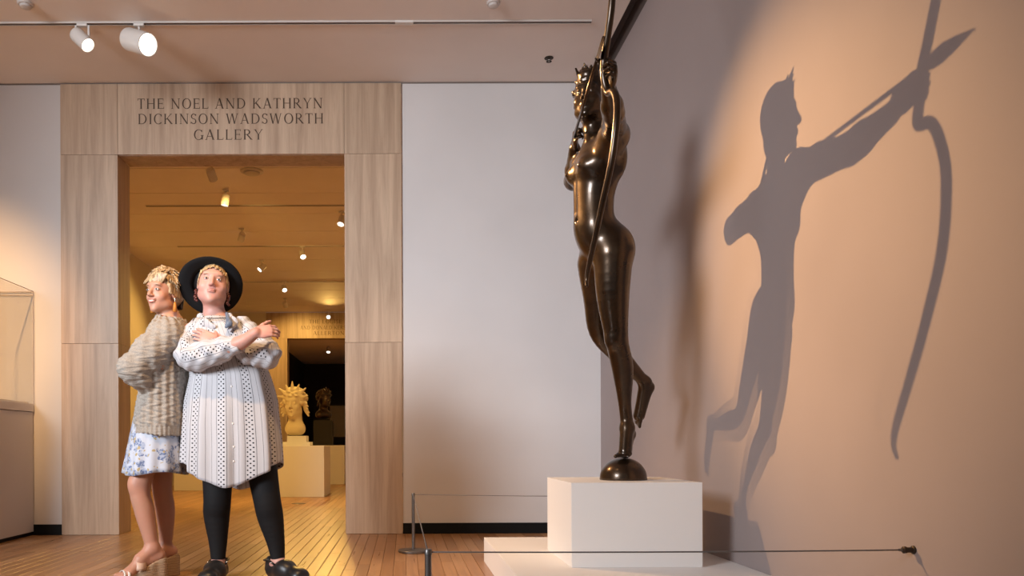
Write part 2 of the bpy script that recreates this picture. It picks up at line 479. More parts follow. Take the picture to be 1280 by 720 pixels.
def stanchion(loc, label):
    t = thing('stanchion', label, 'stanchion', loc, 'low barrier posts')
    MB().lathe([(0.098, 0), (0.102, 0.004), (0.102, 0.012), (0.097, 0.017), (0.02, 0.0195), (0.012, 0.022)], 40).build('base', M['steel'], t, 'angle')
    MB().lathe([(0.0105, 0.02), (0.0105, 0.375), (0.0118, 0.376), (0.0118, 0.391), (0.0095, 0.394)], 20).build('post', M['steel'], t, 'angle')
    return t
S1, S2 = (0.060, 5.17, 0), (0.0735, 2.41, 0)
stanchion(S1, 'low grey metal barrier post farther back, near the stone portal')
stanchion(S2, 'low grey metal barrier post closest to the camera')
def cord(a, b, sag, r, label):
    a, b = Vector(a), Vector(b); pts = []
    for i in range(13):
        t = i / 12; p = a.lerp(b, t); p.z -= sag * 4 * t * (1 - t); pts.append(p)
    return tag(MB().tube(pts, r, 8).build('barrier_cord', M['cord'], smooth=True), label, 'cord', 'barrier cords')
cord((0.072, 5.17, 0.384), (1.56, 5.17, 0.365), 0.004, 0.0024, 'thin grey cord stretched in front of the back wall to the rear post')
cord((0.061, 5.158, 0.384), (0.073, 2.422, 0.384), 0.004, 0.0024, 'thin pale cord running between the two barrier posts')
cord((0.085, 2.41, 0.384), (1.55, 2.41, 0.385), 0.003, 0.0024, 'thin dark cord stretched across in front of the plinth to the wall')
for y, lb in ((2.41, 'small dark round wall bracket holding the front cord on the taupe wall'), (5.17, 'small dark wall bracket holding the rear cord behind the plinth')):
    t = thing('wall_bracket', lb, 'bracket', (XR, y, 0.385), 'cord brackets')
    R = Matrix.Rotation(-PI / 2, 3, 'Y')
    MB().lathe([(0.013, 0), (0.013, 0.004), (0.0085, 0.006), (0.0085, 0.024), (0.011, 0.025), (0.011, 0.033), (0.008, 0.035)], 20, R).build('socket', M['bracket'], t, 'angle')
    MB().lathe([(0.0045, 0.034), (0.0045, 0.046)], 12, R).build('hook', M['steel'], t, 'angle')

CX1, CX0, CY0, CY1 = -2.965, -4.25, 5.35, BACK - 0.016
t = thing('display_case', 'grey museum display case with a clear glass cover at the left edge', 'display case', ((CX0 + CX1) / 2, (CY0 + CY1) / 2, 0))
def loc_box(x0, x1, y0, y1, z0, z1):
    ox, oy = (CX0 + CX1) / 2, (CY0 + CY1) / 2
    return MB().box(x0 - ox, x1 - ox, y0 - oy, y1 - oy, z0, z1)
loc_box(CX0 + 0.02, CX1 - 0.02, CY0 + 0.02, CY1, 0.0, 0.03).build('toe_kick', M['base_black'], t)
loc_box(CX0, CX1 - 0.006, CY0 + 0.006, CY1, 0.03, 0.985).build('body', M['case_grey'], t, bevel=0.002)
loc_box(CX0, CX1, CY0, CY1, 0.989, 1.052).build('cap', M['case_grey'], t, bevel=0.003)
loc_box(CX0 + 0.03, CX1 - 0.03, CY0 + 0.03, CY1 - 0.03, 1.052, 1.066).build('deck', M['plinth'], t)
gh = 1.945
for (x0, x1, y0, y1, z0, z1) in ((CX1 - 0.010, CX1 - 0.003, CY0 + 0.003, CY1, 1.053, gh), (CX0, CX1 - 0.010, CY0 + 0.003, CY0 + 0.010, 1.053, gh),
                                 (CX0, CX1 - 0.010, CY1 - 0.008, CY1 - 0.001, 1.053, gh), (CX0, CX1 - 0.003, CY0 + 0.003, CY1, gh, gh + 0.008)):
    loc_box(x0, x1, y0, y1, z0, z1).build('glass_pane', M['glass'], t)
ed = 0.0035
em = MB()
for (x0, x1, y0, y1, z0, z1) in ((CX1 - 0.003, CX1 - 0.003 + ed, CY1 - ed, CY1, 1.053, gh + 0.008), (CX1 - 0.003, CX1 - 0.003 + ed, CY0, CY0 + ed, 1.053, gh + 0.008),
                                 (CX1 - 0.003, CX1 - 0.003 + ed, CY0, CY1, gh + 0.006, gh + 0.011), (CX0, CX1, CY1 - ed, CY1, gh + 0.003, gh + 0.008),
                                 (CX0, CX1, CY1 - ed, CY1, gh - 0.024, gh - 0.020)):
    b = loc_box(x0, x1, y0, y1, z0, z1); em.add(b.v, b.f)
em.build('glass_edge', M['glass_edge'], t)

# ---------------------------------------------------------------- track lighting
def track(x0, x1, y, label, z=CEIL):
    t = thing('lighting_track', label, 'track', ((x0 + x1) / 2, y, z), 'ceiling lighting tracks')
    h = (x1 - x0) / 2
    MB().box(-h, h, -0.0165, -0.0125, -0.012, 0).box(-h, h, 0.0105, 0.0165, -0.012, 0).build('rail', M['track'], t)
    MB().box(-h, h, -0.0125, 0.0105, -0.0105, 0).build('groove', M['track_slot'], t)
    return t
TY = 5.335
track(-4.2, 1.30, TY, 'white lighting track on the ceiling of the front gallery')
tag(MB().box(-0.05, 0.075, TY - 0.019, TY + 0.019, CEIL - 0.016, CEIL - 0.0005).build('track_coupler', M['white_metal'], bevel=0.002), 'small white coupler in the middle of the front ceiling track', 'coupler')

def spotlight(base, target, L, r, label, energy=0, color=WARM, cone=60, blend=0.5, rad=0.03, drop=0.12, lens=None, group='track spotlights', twin=False, n=28):
    """canister on a stem; base is the point on the track it hangs from"""
    base = Vector(base); t = thing('track_spotlight', label, 'spotlight', base, group)
    head = Vector((0, 0, -drop))
    d = (Vector(target) - (base + head)).normalized()
    R = d.to_track_quat('Z', 'Y').to_matrix()
    MB().box(-0.035, 0.035, -0.015, 0.015, -0.028, -0.012).build('adapter', M['white_metal'], t, bevel=0.002 if n > 20 else 0)
    if twin:
        for q in (-1, 1): MB().box(q * 0.044 - 0.006, q * 0.044 + 0.006, -0.006, 0.006, -drop, -0.02).build('yoke_arm', M['white_metal'], t)
    else:
        MB().tube([(0, 0, -0.02), (0, 0, -drop + r * 0.8)], 0.008, 10).build('stem', M['white_metal'], t, smooth=True)
    b = -L * 0.55; f = L * 0.45
    MB().lathe([(r * 0.80, b), (r * 0.97, b + 0.008), (r, b + 0.02), (r, f), (r * 0.93, f), (r * 0.90, f - 0.012), (r * 0.70, f - 0.03), (r * 0.70, f - 0.034)], n, R, head).build('canister', M['white_metal'], t, 'angle')
    MB().lathe([(r * 0.62, f - 0.030), (r * 0.30, f - 0.024), (0.002, f - 0.022)], n, R, head).build('lens', lens or M['bulb'], t, True)
    MB().lathe([(r * 0.89, f - 0.0100), (r * 0.64, f - 0.027)], n, R, head).build('reflector', M['bulb_rim'], t, True)
    if energy:
        lp = base + head + d * (f + 0.015)
        lamp('spot_lamp', 'SPOT', lp, energy, color, lp + d, spot_size=math.radians(cone), spot_blend=blend, shadow_soft_size=rad)
    return t

spotlight((-1.81, TY, CEIL), (1.58, 3.05, 1.52), 0.235, 0.076, 'large white cylinder spotlight on the front ceiling track, aimed right', 1330, WARM, 32, 1.0, 0.016, 0.135, group='front track spotlights')
spotlight((-2.20, TY, CEIL), (0.85, 4.15, 0.45), 0.15, 0.050, 'small white spotlight in a yoke, leftmost on the front ceiling track', 360, WARM, 43, 1.0, 0.016, 0.12, twin=True, group='front track spotlights')

# two unseen fixtures, the doorway one added as warm fill, above and in front of the frame, wash the stone, the people and the display case
track(-4.2, 1.30, 2.6, 'second white lighting track of the front gallery, nearer the camera')
spotlight((-0.9, 2.6, CEIL), (-0.6, 5.2, 0.0), 0.235, 0.076, 'unseen white cylinder spotlight added as warm fill on the nearer track, right one of two, aimed at the doorway floor', 230, WARM, 70, 1.0, 0.05, 0.135, group='front track spotlights')
spotlight((-2.5, 2.6, CEIL), (-3.75, 6.2, 1.45), 0.235, 0.076, 'white cylinder spotlight on the nearer track, left one of two, aimed at the display case', 900, WARM, 40, 1.0, 0.05, 0.135, group='front track spotlights')

# second gallery
far = [((266, 218), (-1.55, 10.9, 1.2), 260, 'spotlight nearest the stone doorway top in the second gallery, seen from behind'),
       ((283, 250), (-2.6, 9.0, 0.0), 115, 'second gallery spotlight aimed down, second from the doorway top'),
       ((303, 296), (-3.0, 12.0, 2.5), 0, 'unlit grey spotlight above the black hat'),
       ((428, 276), (-1.5, 8.0, 0.0), 60, 'lit spotlight half hidden by the right door jamb'),
       ((379, 318), (-0.2, 8.6, 0.0), 120, 'lit tilted spotlight in the middle right of the far ceiling'),
       ((328, 334), (-3.9, 11.0, 1.5), 130, 'lit spotlight just right of the black hat'),
       ((356, 360), (-1.2, 11.4, 0.9), 160, 'upper one of two lit spotlights close together on the far ceiling'),
       ((357, 380), (-2.2, 17.0, 2.2), 120, 'lower one of two lit spotlights close together on the far ceiling'),
       ((411, 395), (-0.9, 12.0, 0.7), 160, 'brightest round spotlight in front of the far stone portal')]
for (px, py), tg, en, lb in far:
    d = FPX * 2.775 / (555 - py)
    b = P(px, py, d); b.z = CEIL
    lit = en > 0
    spotlight(b, tg, 0.125, 0.045, lb, en, TUNG, 95, 0.6, 0.04, 0.13, lens=M['bulb_far'] if lit else M['white_metal'], group='second gallery spotlights', n=16)
for d, x0, x1, lb in ((9.42, -3.12, 1.1, 'thin track across the second gallery ceiling nearest the doorway'), (11.35, -3.3, 1.1, 'thin track across the middle of the second gallery ceiling'), (13.85, -3.3, 1.1, 'thin track across the second gallery ceiling, farthest back')):
    track(x0, x1, d, lb)
b = P(411, 437, 22.9); b.z = CEIL
spotlight(b, (-2.2, 21.0, 0.0), 0.16, 0.06, 'lit spotlight in the dark third gallery beyond the far portal', 900, TUNG, 80, 0.6, 0.05, 0.13, lens=M['bulb_far'], group='third gallery spotlight', n=16)

# small ceiling fittings
def detector(x, y, r, label):
    t = thing('smoke_detector', label, 'detector', (x, y, CEIL), 'ceiling detectors')
    MB().lathe([(r, 0), (r, -0.010), (r * 0.9, -0.016)], 28).build('mount', M['bone_trim'], t, 'angle')
    MB().lathe([(r * 0.72, -0.016), (r * 0.68, -0.030), (r * 0.4, -0.036)], 28).build('sensor', M['bone_trim'], t, 'angle')
p = P(619, 3, 2.905 * FPX / (555 - 3)); detector(p.x, p.y, 0.045, 'round plaster coloured detector on the ceiling near the top centre')
p = P(34, 2, 2.905 * FPX / (555 - 2)); detector(p.x, p.y, 0.05, 'round plaster coloured detector on the ceiling near the top left corner')
p = P(316, 214, 2.905 * FPX / (555 - 213)); detector(p.x, p.y, 0.12, 'round dome on the second gallery ceiling just beyond the doorway')
p = P(688, 75, 2.9 * FPX / (555 - 74))
t = thing('sprinkler_head', 'small dark sprinkler head with a bright centre on the ceiling', 'sprinkler', (p.x, p.y, CEIL))
MB().lathe([(0.034, 0), (0.034, -0.003), (0.026, -0.006)], 24).build('escutcheon', M['bracket'], t, 'angle')
MB().lathe([(0.008, -0.006), (0.008, -0.022), (0.021, -0.026), (0.021, -0.028)], 16).build('deflector', M['bracket'], t, 'angle')
MB().ball((0.0, -0.002, -0.020), 0.0095, 10, 8).build('bulb', M['white_metal'], t, True)

# ---------------------------------------------------------------- sculpting: smooth unions of tapered volumes, meshed as one surface
def nrm(v):
    v = np.array(v, float); return v / np.linalg.norm(v)
def frame(fwd, up=(0, 0, 1)):
    """3x3 whose columns are right, forward, up"""
    f = nrm(fwd); u = np.array(up, float); r = nrm(np.cross(f, u)); u = np.cross(r, f)
    return np.stack([r, f, u], 1)

class Field:
    def __init__(s, lo, hi, h):
        s.h = h; s.lo = np.array(lo, float)
        s.n = np.ceil((np.array(hi) - s.lo) / h).astype(int) + 1
        s.D = np.full(s.n, 1.0, np.float32)
        s.ax = [(s.lo[i] + h * np.arange(s.n[i])).astype(np.float32) for i in range(3)]
    def _blk(s, lo, hi, m):
        a = np.clip(np.floor((np.array(lo) - m - s.lo) / s.h).astype(int), 0, s.n)
        b = np.clip(np.ceil((np.array(hi) + m - s.lo) / s.h).astype(int) + 1, 0, s.n)
        sl = tuple(slice(a[i], b[i]) for i in range(3))
        g = (s.ax[0][sl[0]][:, None, None], s.ax[1][sl[1]][None, :, None], s.ax[2][sl[2]][None, None, :])
        return sl, g
    def _mrg(s, sl, d, k, sub=False):
        A = s.D[sl]
        if A.size == 0: return
        if sub:
            d = -d
            if k > 0:
                hh = np.maximum(k - np.abs(A - d), 0) / k
                s.D[sl] = np.maximum(A, d) + hh * hh * k * 0.25
            else: s.D[sl] = np.maximum(A, d)
        else:
            if k > 0:
                hh = np.maximum(k - np.abs(A - d), 0) / k
                s.D[sl] = np.minimum(A, d) - hh * hh * k * 0.25
            else: s.D[sl] = np.minimum(A, d)
    def cone(s, a, b, ra, rb, k=0.02, sub=False, flat=None):
        """tapered capsule; flat=(axis, factor) squashes the section along axis"""
        a = np.array(a, float); b = np.array(b, float); R = max(ra, rb)
        sl, (X, Y, Z) = s._blk(np.minimum(a, b) - R, np.maximum(a, b) + R, k + 4 * s.h)
        ba = b - a; L2 = max(float(ba @ ba), 1e-12)
        px, py, pz = X - a[0], Y - a[1], Z - a[2]
        t = np.clip((px * ba[0] + py * ba[1] + pz * ba[2]) / L2, 0, 1)
        qx, qy, qz = px - t * ba[0], py - t * ba[1], pz - t * ba[2]
        sc = 1.0
        if flat is not None:
            u = nrm(flat[0]); f = 1 / flat[1] - 1; q = qx * u[0] + qy * u[1] + qz * u[2]
            qx, qy, qz = qx + u[0] * q * f, qy + u[1] * q * f, qz + u[2] * q * f; sc = min(1, flat[1])
        d = (np.sqrt(qx * qx + qy * qy + qz * qz) - (ra + (rb - ra) * t)) * sc
        s._mrg(sl, d.astype(np.float32), k, sub); return s
    def chain(s, pts, rs, k=0.02, flat=None, n=5):
        """one smooth tapered limb through the points"""
        pts = [np.array(p, float) for p in pts]; q = [2 * pts[0] - pts[1]] + pts + [2 * pts[-1] - pts[-2]]; r = [rs[0]] + list(rs) + [rs[-1]]; out = []
        for i in range(1, len(q) - 2):
            for j in range(n):
                t = j / n
                h = lambda A: 0.5 * (2 * A[i] + (A[i + 1] - A[i - 1]) * t + (2 * A[i - 1] - 5 * A[i] + 4 * A[i + 1] - A[i + 2]) * t * t + (3 * A[i] - A[i - 1] - 3 * A[i + 1] + A[i + 2]) * t ** 3)
                out.append((h(q), h(r)))
        out.append((pts[-1], rs[-1])); R = max(o[1] for o in out)
        P_ = np.array([o[0] for o in out]); sl, _ = s._blk(P_.min(0) - R, P_.max(0) + R, k + 4 * s.h)
        keep = s.D[sl].copy(); s.D[sl] = 1.0
        for (a, ra), (b, rb) in zip(out[:-1], out[1:]): s.cone(a, b, ra, rb, 0.0, flat=flat)
        new = s.D[sl].copy(); s.D[sl] = keep; s._mrg(sl, new, k); return s
    def ell(s, c, r, R=None, k=0.02, sub=False):
        c = np.array(c, float); r = np.array((r, r, r) if isinstance(r, (int, float)) else r, float); m = r.max()
        sl, (X, Y, Z) = s._blk(c - m, c + m, k + 4 * s.h)
        px, py, pz = X - c[0], Y - c[1], Z - c[2]
        if R is not None:
            px, py, pz = (px * R[0, i] + py * R[1, i] + pz * R[2, i] for i in range(3))
        a2 = np.sqrt((px / r[0]) ** 2 + (py / r[1]) ** 2 + (pz / r[2]) ** 2)
        b2 = np.sqrt((px / r[0] ** 2) ** 2 + (py / r[1] ** 2) ** 2 + (pz / r[2] ** 2) ** 2) + 1e-9
        s._mrg(sl, (a2 * (a2 - 1) / b2).astype(np.float32), k, sub); return s
    def cut(s, p, n):
        """remove everything on the side n points to"""
        n = nrm(n); X, Y, Z = s.ax[0][:, None, None], s.ax[1][None, :, None], s.ax[2][None, None, :]
        d = (X - p[0]) * n[0] + (Y - p[1]) * n[1] + (Z - p[2]) * n[2]
        s.D = np.maximum(s.D, d.astype(np.float32)); return s
    def ripple(s, fn):
        """fine surface relief: fn(X, Y, Z) added to the distance near the surface"""
        X, Y, Z = s.ax[0][:, None, None], s.ax[1][None, :, None], s.ax[2][None, None, :]
        m = np.abs(s.D) < 0.06
        s.D = np.where(m, s.D + fn(X, Y, Z).astype(np.float32), s.D); return s
    def mesh(s, name, m=None, parent=None, relax=0):
        w_ = 3 * s.h
        g = openvdb.FloatGrid(w_)
        A = np.clip(s.D, -w_, w_); g.copyFromArray(np.ascontiguousarray(A))
        pts, tri, qd = g.convertToPolygons(0.0, 0.0)
        pts = pts * s.h + s.lo
        me = bpy.data.meshes.new(name)
        nq, nt = len(qd), len(tri)
        me.vertices.add(len(pts)); me.vertices.foreach_set('co', pts.astype(np.float32).ravel())
        qd = np.asarray(qd)[:, ::-1] if nq else np.zeros((0, 4)); tri = np.asarray(tri)[:, ::-1] if nt else np.zeros((0, 3))
        idx = np.concatenate([qd.ravel(), tri.ravel()]).astype(np.int32)
        me.loops.add(len(idx)); me.loops.foreach_set('vertex_index', idx)
        st = np.concatenate([np.arange(nq) * 4, nq * 4 + np.arange(nt) * 3]).astype(np.int32)
        me.polygons.add(nq + nt); me.polygons.foreach_set('loop_start', st)
        me.update(calc_edges=True)
        bm = bmesh.new(); bm.from_mesh(me)
        for _ in range(relax): bmesh.ops.smooth_vert(bm, verts=bm.verts, factor=0.5, use_axis_x=True, use_axis_y=True, use_axis_z=True)
        vol = bm.calc_volume(signed=True)
        if vol < 0: bmesh.ops.reverse_faces(bm, faces=bm.faces)
        bm.to_mesh(me); bm.free()
        if m: me.materials.append(m)
        me.shade_smooth()
        return link(name, me, parent)

def hand(F, wrist, d, n, a, curls=(20, 25, 15), sc=1.0, thumb=(0.55, 0.75, 0.35), tcurl=15, k=0.005, spread=0.0, palm=True):
    """d: towards the fingers, n: the way the palm faces, a: towards the thumb side"""
    w_ = np.array(wrist, float); d = nrm(d); n = nrm(np.array(n, float) - d * np.dot(n, d)); a0 = np.cross(d, n)
    a = a0 if np.dot(a0, a) > 0 else -a0
    R = np.stack([a, d, n], 1)
    F.ell(w_ + d * 0.048 * sc, (0.040 * sc, 0.052 * sc, 0.0155 * sc), R, k=0.010)
    F.ell(w_ + (d * 0.030 + a * 0.024 + n * 0.006) * sc, (0.016 * sc, 0.026 * sc, 0.014 * sc), R, k=0.010)
    Ls = (0.068, 0.077, 0.070, 0.055); rr = (0.0088, 0.0090, 0.0085, 0.0075)
    for i in range(4):
        off = 0.0300 - 0.0200 * i
        p = w_ + (d * (0.088 - 0.003 * abs(i - 1)) + a * off) * sc
        F.cone(w_ + (d * 0.045 + a * off * 0.8) * sc, p, rr[i] * sc, rr[i] * sc, k=0.008)
        ang = 0.0; dd = nrm(d + a * spread * (1.5 - i))
        for j, fr in enumerate((0.46, 0.30, 0.24)):
            c = curls[j] if not isinstance(curls[0], (tuple, list)) else curls[i][j]
            ang += math.radians(c)
            v = dd * math.cos(ang) + n * math.sin(ang)
            q = p + v * Ls[i] * fr * sc
            F.cone(p, q, rr[i] * sc * (1 - 0.09 * j), rr[i] * sc * (1 - 0.09 * (j + 1)), k=k * 0.6); p = q
    p = w_ + (d * 0.022 + a * 0.028 + n * 0.004) * sc
    v = nrm(d * thumb[0] + a * thumb[1] + n * thumb[2])
    for j, l in enumerate((0.040, 0.031, 0.025)):
        q = p + v * l * sc; F.cone(p, q, (0.0115 - 0.0012 * j) * sc, (0.0105 - 0.0012 * j) * sc, k=0.006); p = q
        v = nrm(v + (d * 0.5 + n * 0.6) * math.radians(tcurl))

def head(F, c, R, s=1.0, jaw=1.0, smile=False, ears=True, closed=True, k=0.02):
    c = np.array(c, float)
    T = lambda x, y, z: c + R @ (np.array([x, y, z]) * s)
    E = lambda p, r, k=0.015, sub=False: F.ell(T(*p), np.array(r) * s, R, k * s, sub)
    E((0, -0.020, 0.035), (0.074, 0.094, 0.083)); E((0, 0.022, -0.025), (0.062 * jaw, 0.066, 0.082), 0.03)
    E((0, 0.036, -0.078), (0.044 * jaw, 0.042, 0.032), 0.03); E((0, 0.070, -0.100), (0.019, 0.014, 0.014), 0.018)
    for q in (-1, 1):
        E((q * 0.038 * jaw, 0.055, -0.034), (0.022, 0.020, 0.021), 0.02)
        E((q * 0.050, 0.010, -0.072), (0.016 * jaw, 0.028, 0.018), 0.03)
    E((0, 0.072, 0.030), (0.046, 0.014, 0.012), 0.02)
    for q in (-1, 1):
        E((q * 0.031, 0.094, 0.003), (0.016, 0.014, 0.0105), 0.010, True)
        E((q * 0.031, 0.0715, 0.003), (0.0125, 0.0125, 0.0110), 0.004)
        if ears:
            E((q * 0.074, -0.004, -0.010), (0.009, 0.018, 0.030), 0.008); E((q * 0.080, 0.000, -0.008), (0.004, 0.009, 0.018), 0.004, True)
    F.cone(T(0, 0.084, 0.010), T(0, 0.104, -0.026), 0.0075 * s, 0.0105 * s, 0.010 * s)
    for q in (-1, 1): E((q * 0.0105, 0.094, -0.031), (0.0075, 0.010, 0.0065), 0.006)
    w_ = 1.22 if smile else 1.0
    E((0, 0.0880, -0.0530), (0.022 * w_, 0.0085, 0.0042), 0.005); E((0, 0.0860, -0.0625), (0.019 * w_, 0.0090, 0.0050), 0.005)
    return T

# ---------------------------------------------------------------- bronze archer
def bronze(name, a, b, rough, nz=1.0):
    m = mat(name, a, rough, 0.75); t = NT(m); t.b.inputs['Coat Weight'].default_value = 0.5; t.b.inputs['Coat Roughness'].default_value = 0.16; v = t.coords('Object')
    n = t.noise(v, 6.0, 6, 0.65, 0.5)
    t.color(t.ramp(n, [(0.32, b), (0.60, a), (0.8, tuple(k * 1.35 for k in a))]))
    t.link(t.math('MULTIPLY_ADD', t.noise(v, 22, 4), 0.16, rough - 0.08), t.b.inputs['Roughness'])
    t.bump(t.noise(v, 70, 3), 0.05 * nz, 0.003)
    return m
M['bronze'] = bronze('brown_patinated_bronze', (0.056, 0.031, 0.0145), (0.024, 0.014, 0.0075), 0.30)
M['bronze_dark'] = bronze('dark_bronze', (0.060, 0.036, 0.018), (0.025, 0.015, 0.008), 0.30)
st = thing('archer_statue', 'tall nude bronze archer statue drawing a bow, poised on one toe on a dome', 'statue', (1.087, 3.85, 0.538))
MB().lathe([(0.113, 0.0), (0.1145, 0.004), (0.1145, 0.010)] + [(0.1135 * math.cos(a), 0.010 + 0.101 * math.sin(a)) for a in [PI / 2 * i / 14 for i in range(14)]] + [(0.002, 0.111)], 56).build('dome_base', M['bronze'], st, 'angle')
F = Field((0.68, 2.93, 0.63), (1.36, 4.25, 2.56), 0.0058)
fw = nrm((-0.975, -0.22, 0)); RT = frame(fw)
V = lambda *p: np.array(p, float)
sd = RT[:, 0] * -1   # her left, towards the camera
# trunk
F.ell((0.968, 3.710, 1.665), (0.142, 0.102, 0.115), RT)
F.ell((0.905, 3.695, 1.755), (0.112, 0.088, 0.125), RT, 0.05)
F.ell((0.908, 3.695, 1.905), (0.104, 0.092, 0.130), RT, 0.06)
F.ell((0.925, 3.690, 2.030), (0.132, 0.108, 0.130), RT, 0.05)
for q in (-1, 1):
    c = V(1.002, 3.712, 1.640) - sd * q * -0.060
    F.ell(c, (0.074, 0.070, 0.085), RT, 0.03)
    c = V(0.854, 3.690, 2.015) + sd * q * 0.070
    F.ell(c, (0.048, 0.050, 0.046), RT, 0.035); F.ell(c + fw * 0.050 + V(0, 0, 0.000), 0.008, k=0.012)
    F.ell(V(0.990, 3.70, 2.06) + sd * q * 0.075, (0.055, 0.035, 0.085), RT, 0.04)     # shoulder blades
F.cone((1.012, 3.70, 2.12), (1.008, 3.705, 1.78), 0.010, 0.010, 0.035, sub=True)
F.cone((0.812, 3.69, 1.97), (0.812, 3.69, 1.82), 0.006, 0.006, 0.03, sub=True)
F.ell((0.822, 3.675, 1.775), 0.009, k=0.012, sub=True)
# shoulders and neck
SL, SR = V(0.958, 3.520, 2.115), V(0.905, 3.860, 2.105)
F.cone(SL, SR, 0.052, 0.052, 0.05); F.ell(SL, 0.060, k=0.04); F.ell(SR, 0.058, k=0.04)
F.cone(SL + V(-0.02, 0.03, -0.05), V(0.93, 3.62, 2.00), 0.05, 0.05, 0.05); F.cone(SR + V(0, -0.03, -0.05), V(0.92, 3.77, 2.0), 0.05, 0.05, 0.05)
NB = V(0.925, 3.695, 2.135); HC = V(0.888, 3.675, 2.352)
F.cone(NB, V(0.905, 3.695, 2.265), 0.056, 0.052, 0.035)
F.cone(V(0.875, 3.66, 2.15), V(0.893, 3.72, 2.26), 0.012, 0.010, 0.02)
# head, turned to sight along the arrow
RH = frame((-0.50, -0.86, 0.04), (0.02, 0.0, 1.0))
T = head(F, HC, RH, 0.99)
F.ell(T(0, 0.030, 0.092), (0.050, 0.050, 0.034), RH, 0.02); F.ell(T(0, -0.075, -0.045), (0.050, 0.036, 0.050), RH, 0.03)
rs = random.Random(5)
F.ell(T(0, -0.030, 0.045), (0.080, 0.098, 0.084), RH, 0.01)
for i in range(120):                       # waved hair drawn up from the brow
    u = rs.uniform(-1, 1) * 2.6; v = rs.uniform(-0.25, 1.45)
    p = (0.083 * math.sin(u) * math.cos(v), -0.028 + 0.100 * math.cos(u) * math.cos(v) , 0.040 + 0.087 * math.sin(v))
    if p[1] > 0.045 and p[2] < 0.062: continue
    F.ell(T(*p), (0.013, 0.013, 0.008), RH, 0.006)
for i in range(9):                         # tufts above the brow
    x = -0.044 + 0.011 * i
    F.cone(T(x, 0.050 - 0.01 * (i % 3), 0.092), T(x * 1.1, 0.062 + rs.uniform(-.02, .02), 0.136 + rs.uniform(-.010, .012) - abs(x) * 0.3), 0.010, 0.005, 0.006)
F.ell(T(0, -0.104, 0.020), (0.034, 0.018, 0.040), RH, 0.015)
# bow arm
EL, WL = V(0.889, 3.275, 2.112), V(0.832, 3.140, 2.160)
F.cone(SL, EL, 0.056, 0.044, 0.04); F.cone(SL * 0.55 + EL * 0.45 + V(0, 0, 0.012), SL * 0.4 + EL * 0.6 + V(0, 0, 0.010), 0.042, 0.036, 0.03)
F.cone(EL, WL * 0.3 + EL * 0.7, 0.043, 0.043, 0.02); F.cone(WL * 0.3 + EL * 0.7, WL, 0.043, 0.030, 0.02)
GR = V(0.812, 3.035, 2.205)
hand(F, WL + V(0.010, -0.01, 0.0), (-0.10, -0.93, 0.32), (-0.97, 0.15, 0), (0, 0, 1), ((52, 88, 60),) * 4, 1.02, thumb=(0.7, 0.35, 0.6), tcurl=35, k=0.004)
# drawing arm
ER, WR = V(0.895, 4.075, 2.098), V(0.850, 3.840, 2.180)
F.cone(SR, ER, 0.054, 0.046, 0.035); F.cone(ER, ER * 0.65 + WR * 0.35, 0.046, 0.043, 0.02); F.cone(ER * 0.65 + WR * 0.35, WR, 0.043, 0.028, 0.02)
hand(F, WR, (-0.18, -0.90, 0.38), (0.93, -0.2, 0.1), (0, 0.3, 1), ((45, 80, 40), (42, 80, 40), (50, 85, 45), (25, 45, 30)), 0.90, thumb=(0.75, 0.35, 0.5), tcurl=25, k=0.004)
# standing leg (her left)
H1, K1, A1 = V(0.985, 3.650, 1.600), V(1.020, 3.710, 1.215), V(1.108, 3.850, 0.800)
F.chain([H1, H1 * 0.5 + K1 * 0.5 + V(-0.012, -0.01, 0), K1, K1 * 0.68 + A1 * 0.32 + V(0.014, 0.012, 0), A1 + V(-0.016, -0.014, 0.12), A1], (0.090, 0.075, 0.053, 0.051, 0.032, 0.031), 0.04)
F.ell(K1 + V(-0.024, -0.018, 0.0), (0.034, 0.034, 0.042), k=0.03)
F.cone(A1, V(1.130, 3.885, 0.765), 0.030, 0.027, 0.02); F.cone(A1 + V(-0.005, -0.01, -0.01), V(1.083, 3.805, 0.678), 0.034, 0.030, 0.02); F.cone(V(1.130, 3.885, 0.765), V(1.093, 3.822, 0.676), 0.027, 0.026, 0.02)
td = nrm((-0.62, -0.78, 0)); ts = nrm(np.cross(td, (0, 0, 1)))
for i in range(5):
    b = V(1.083, 3.805, 0.668) + ts * (0.028 - 0.014 * i)
    F.cone(b, b + td * (0.045 - 0.005 * abs(i - (0 if i < 1 else 0)) * 1.0 + (0.004 if i == 0 else 0)) + V(0, 0, -0.012), 0.011 if i == 0 else 0.0095, 0.0095 if i == 0 else 0.0072, 0.006)
# raised leg (her right)
H2, K2, A2 = V(0.940, 3.805, 1.600), V(0.992, 3.935, 1.290), V(1.272, 4.095, 1.040)
F.chain([H2, H2 * 0.5 + K2 * 0.5, K2, K2 * 0.66 + A2 * 0.34 + V(0.008, 0.008, -0.016), A2], (0.085, 0.068, 0.052, 0.049, 0.029), 0.04)
F.ell(V(1.302, 4.118, 1.020), (0.026, 0.026, 0.028), k=0.02)
TO = V(1.262, 4.165, 0.868)
F.cone(A2, TO, 0.031, 0.027, 0.025); F.cone(V(1.298, 4.118, 1.01), TO, 0.026, 0.026, 0.02)
td = nrm((-0.12, 0.10, -1.0)); ts = nrm(np.cross(td, (1, 0.2, 0)))
for i in range(5):
    b = TO + ts * (0.024 - 0.012 * i) + td * 0.012
    F.cone(b, b + td * (0.048 - 0.005 * i), 0.0105 if i == 0 else 0.009, 0.008 if i == 0 else 0.007, 0.005)
fg = F.mesh('figure', M['bronze'], None)
fg.parent = st; fg.location = -Vector(st.location)
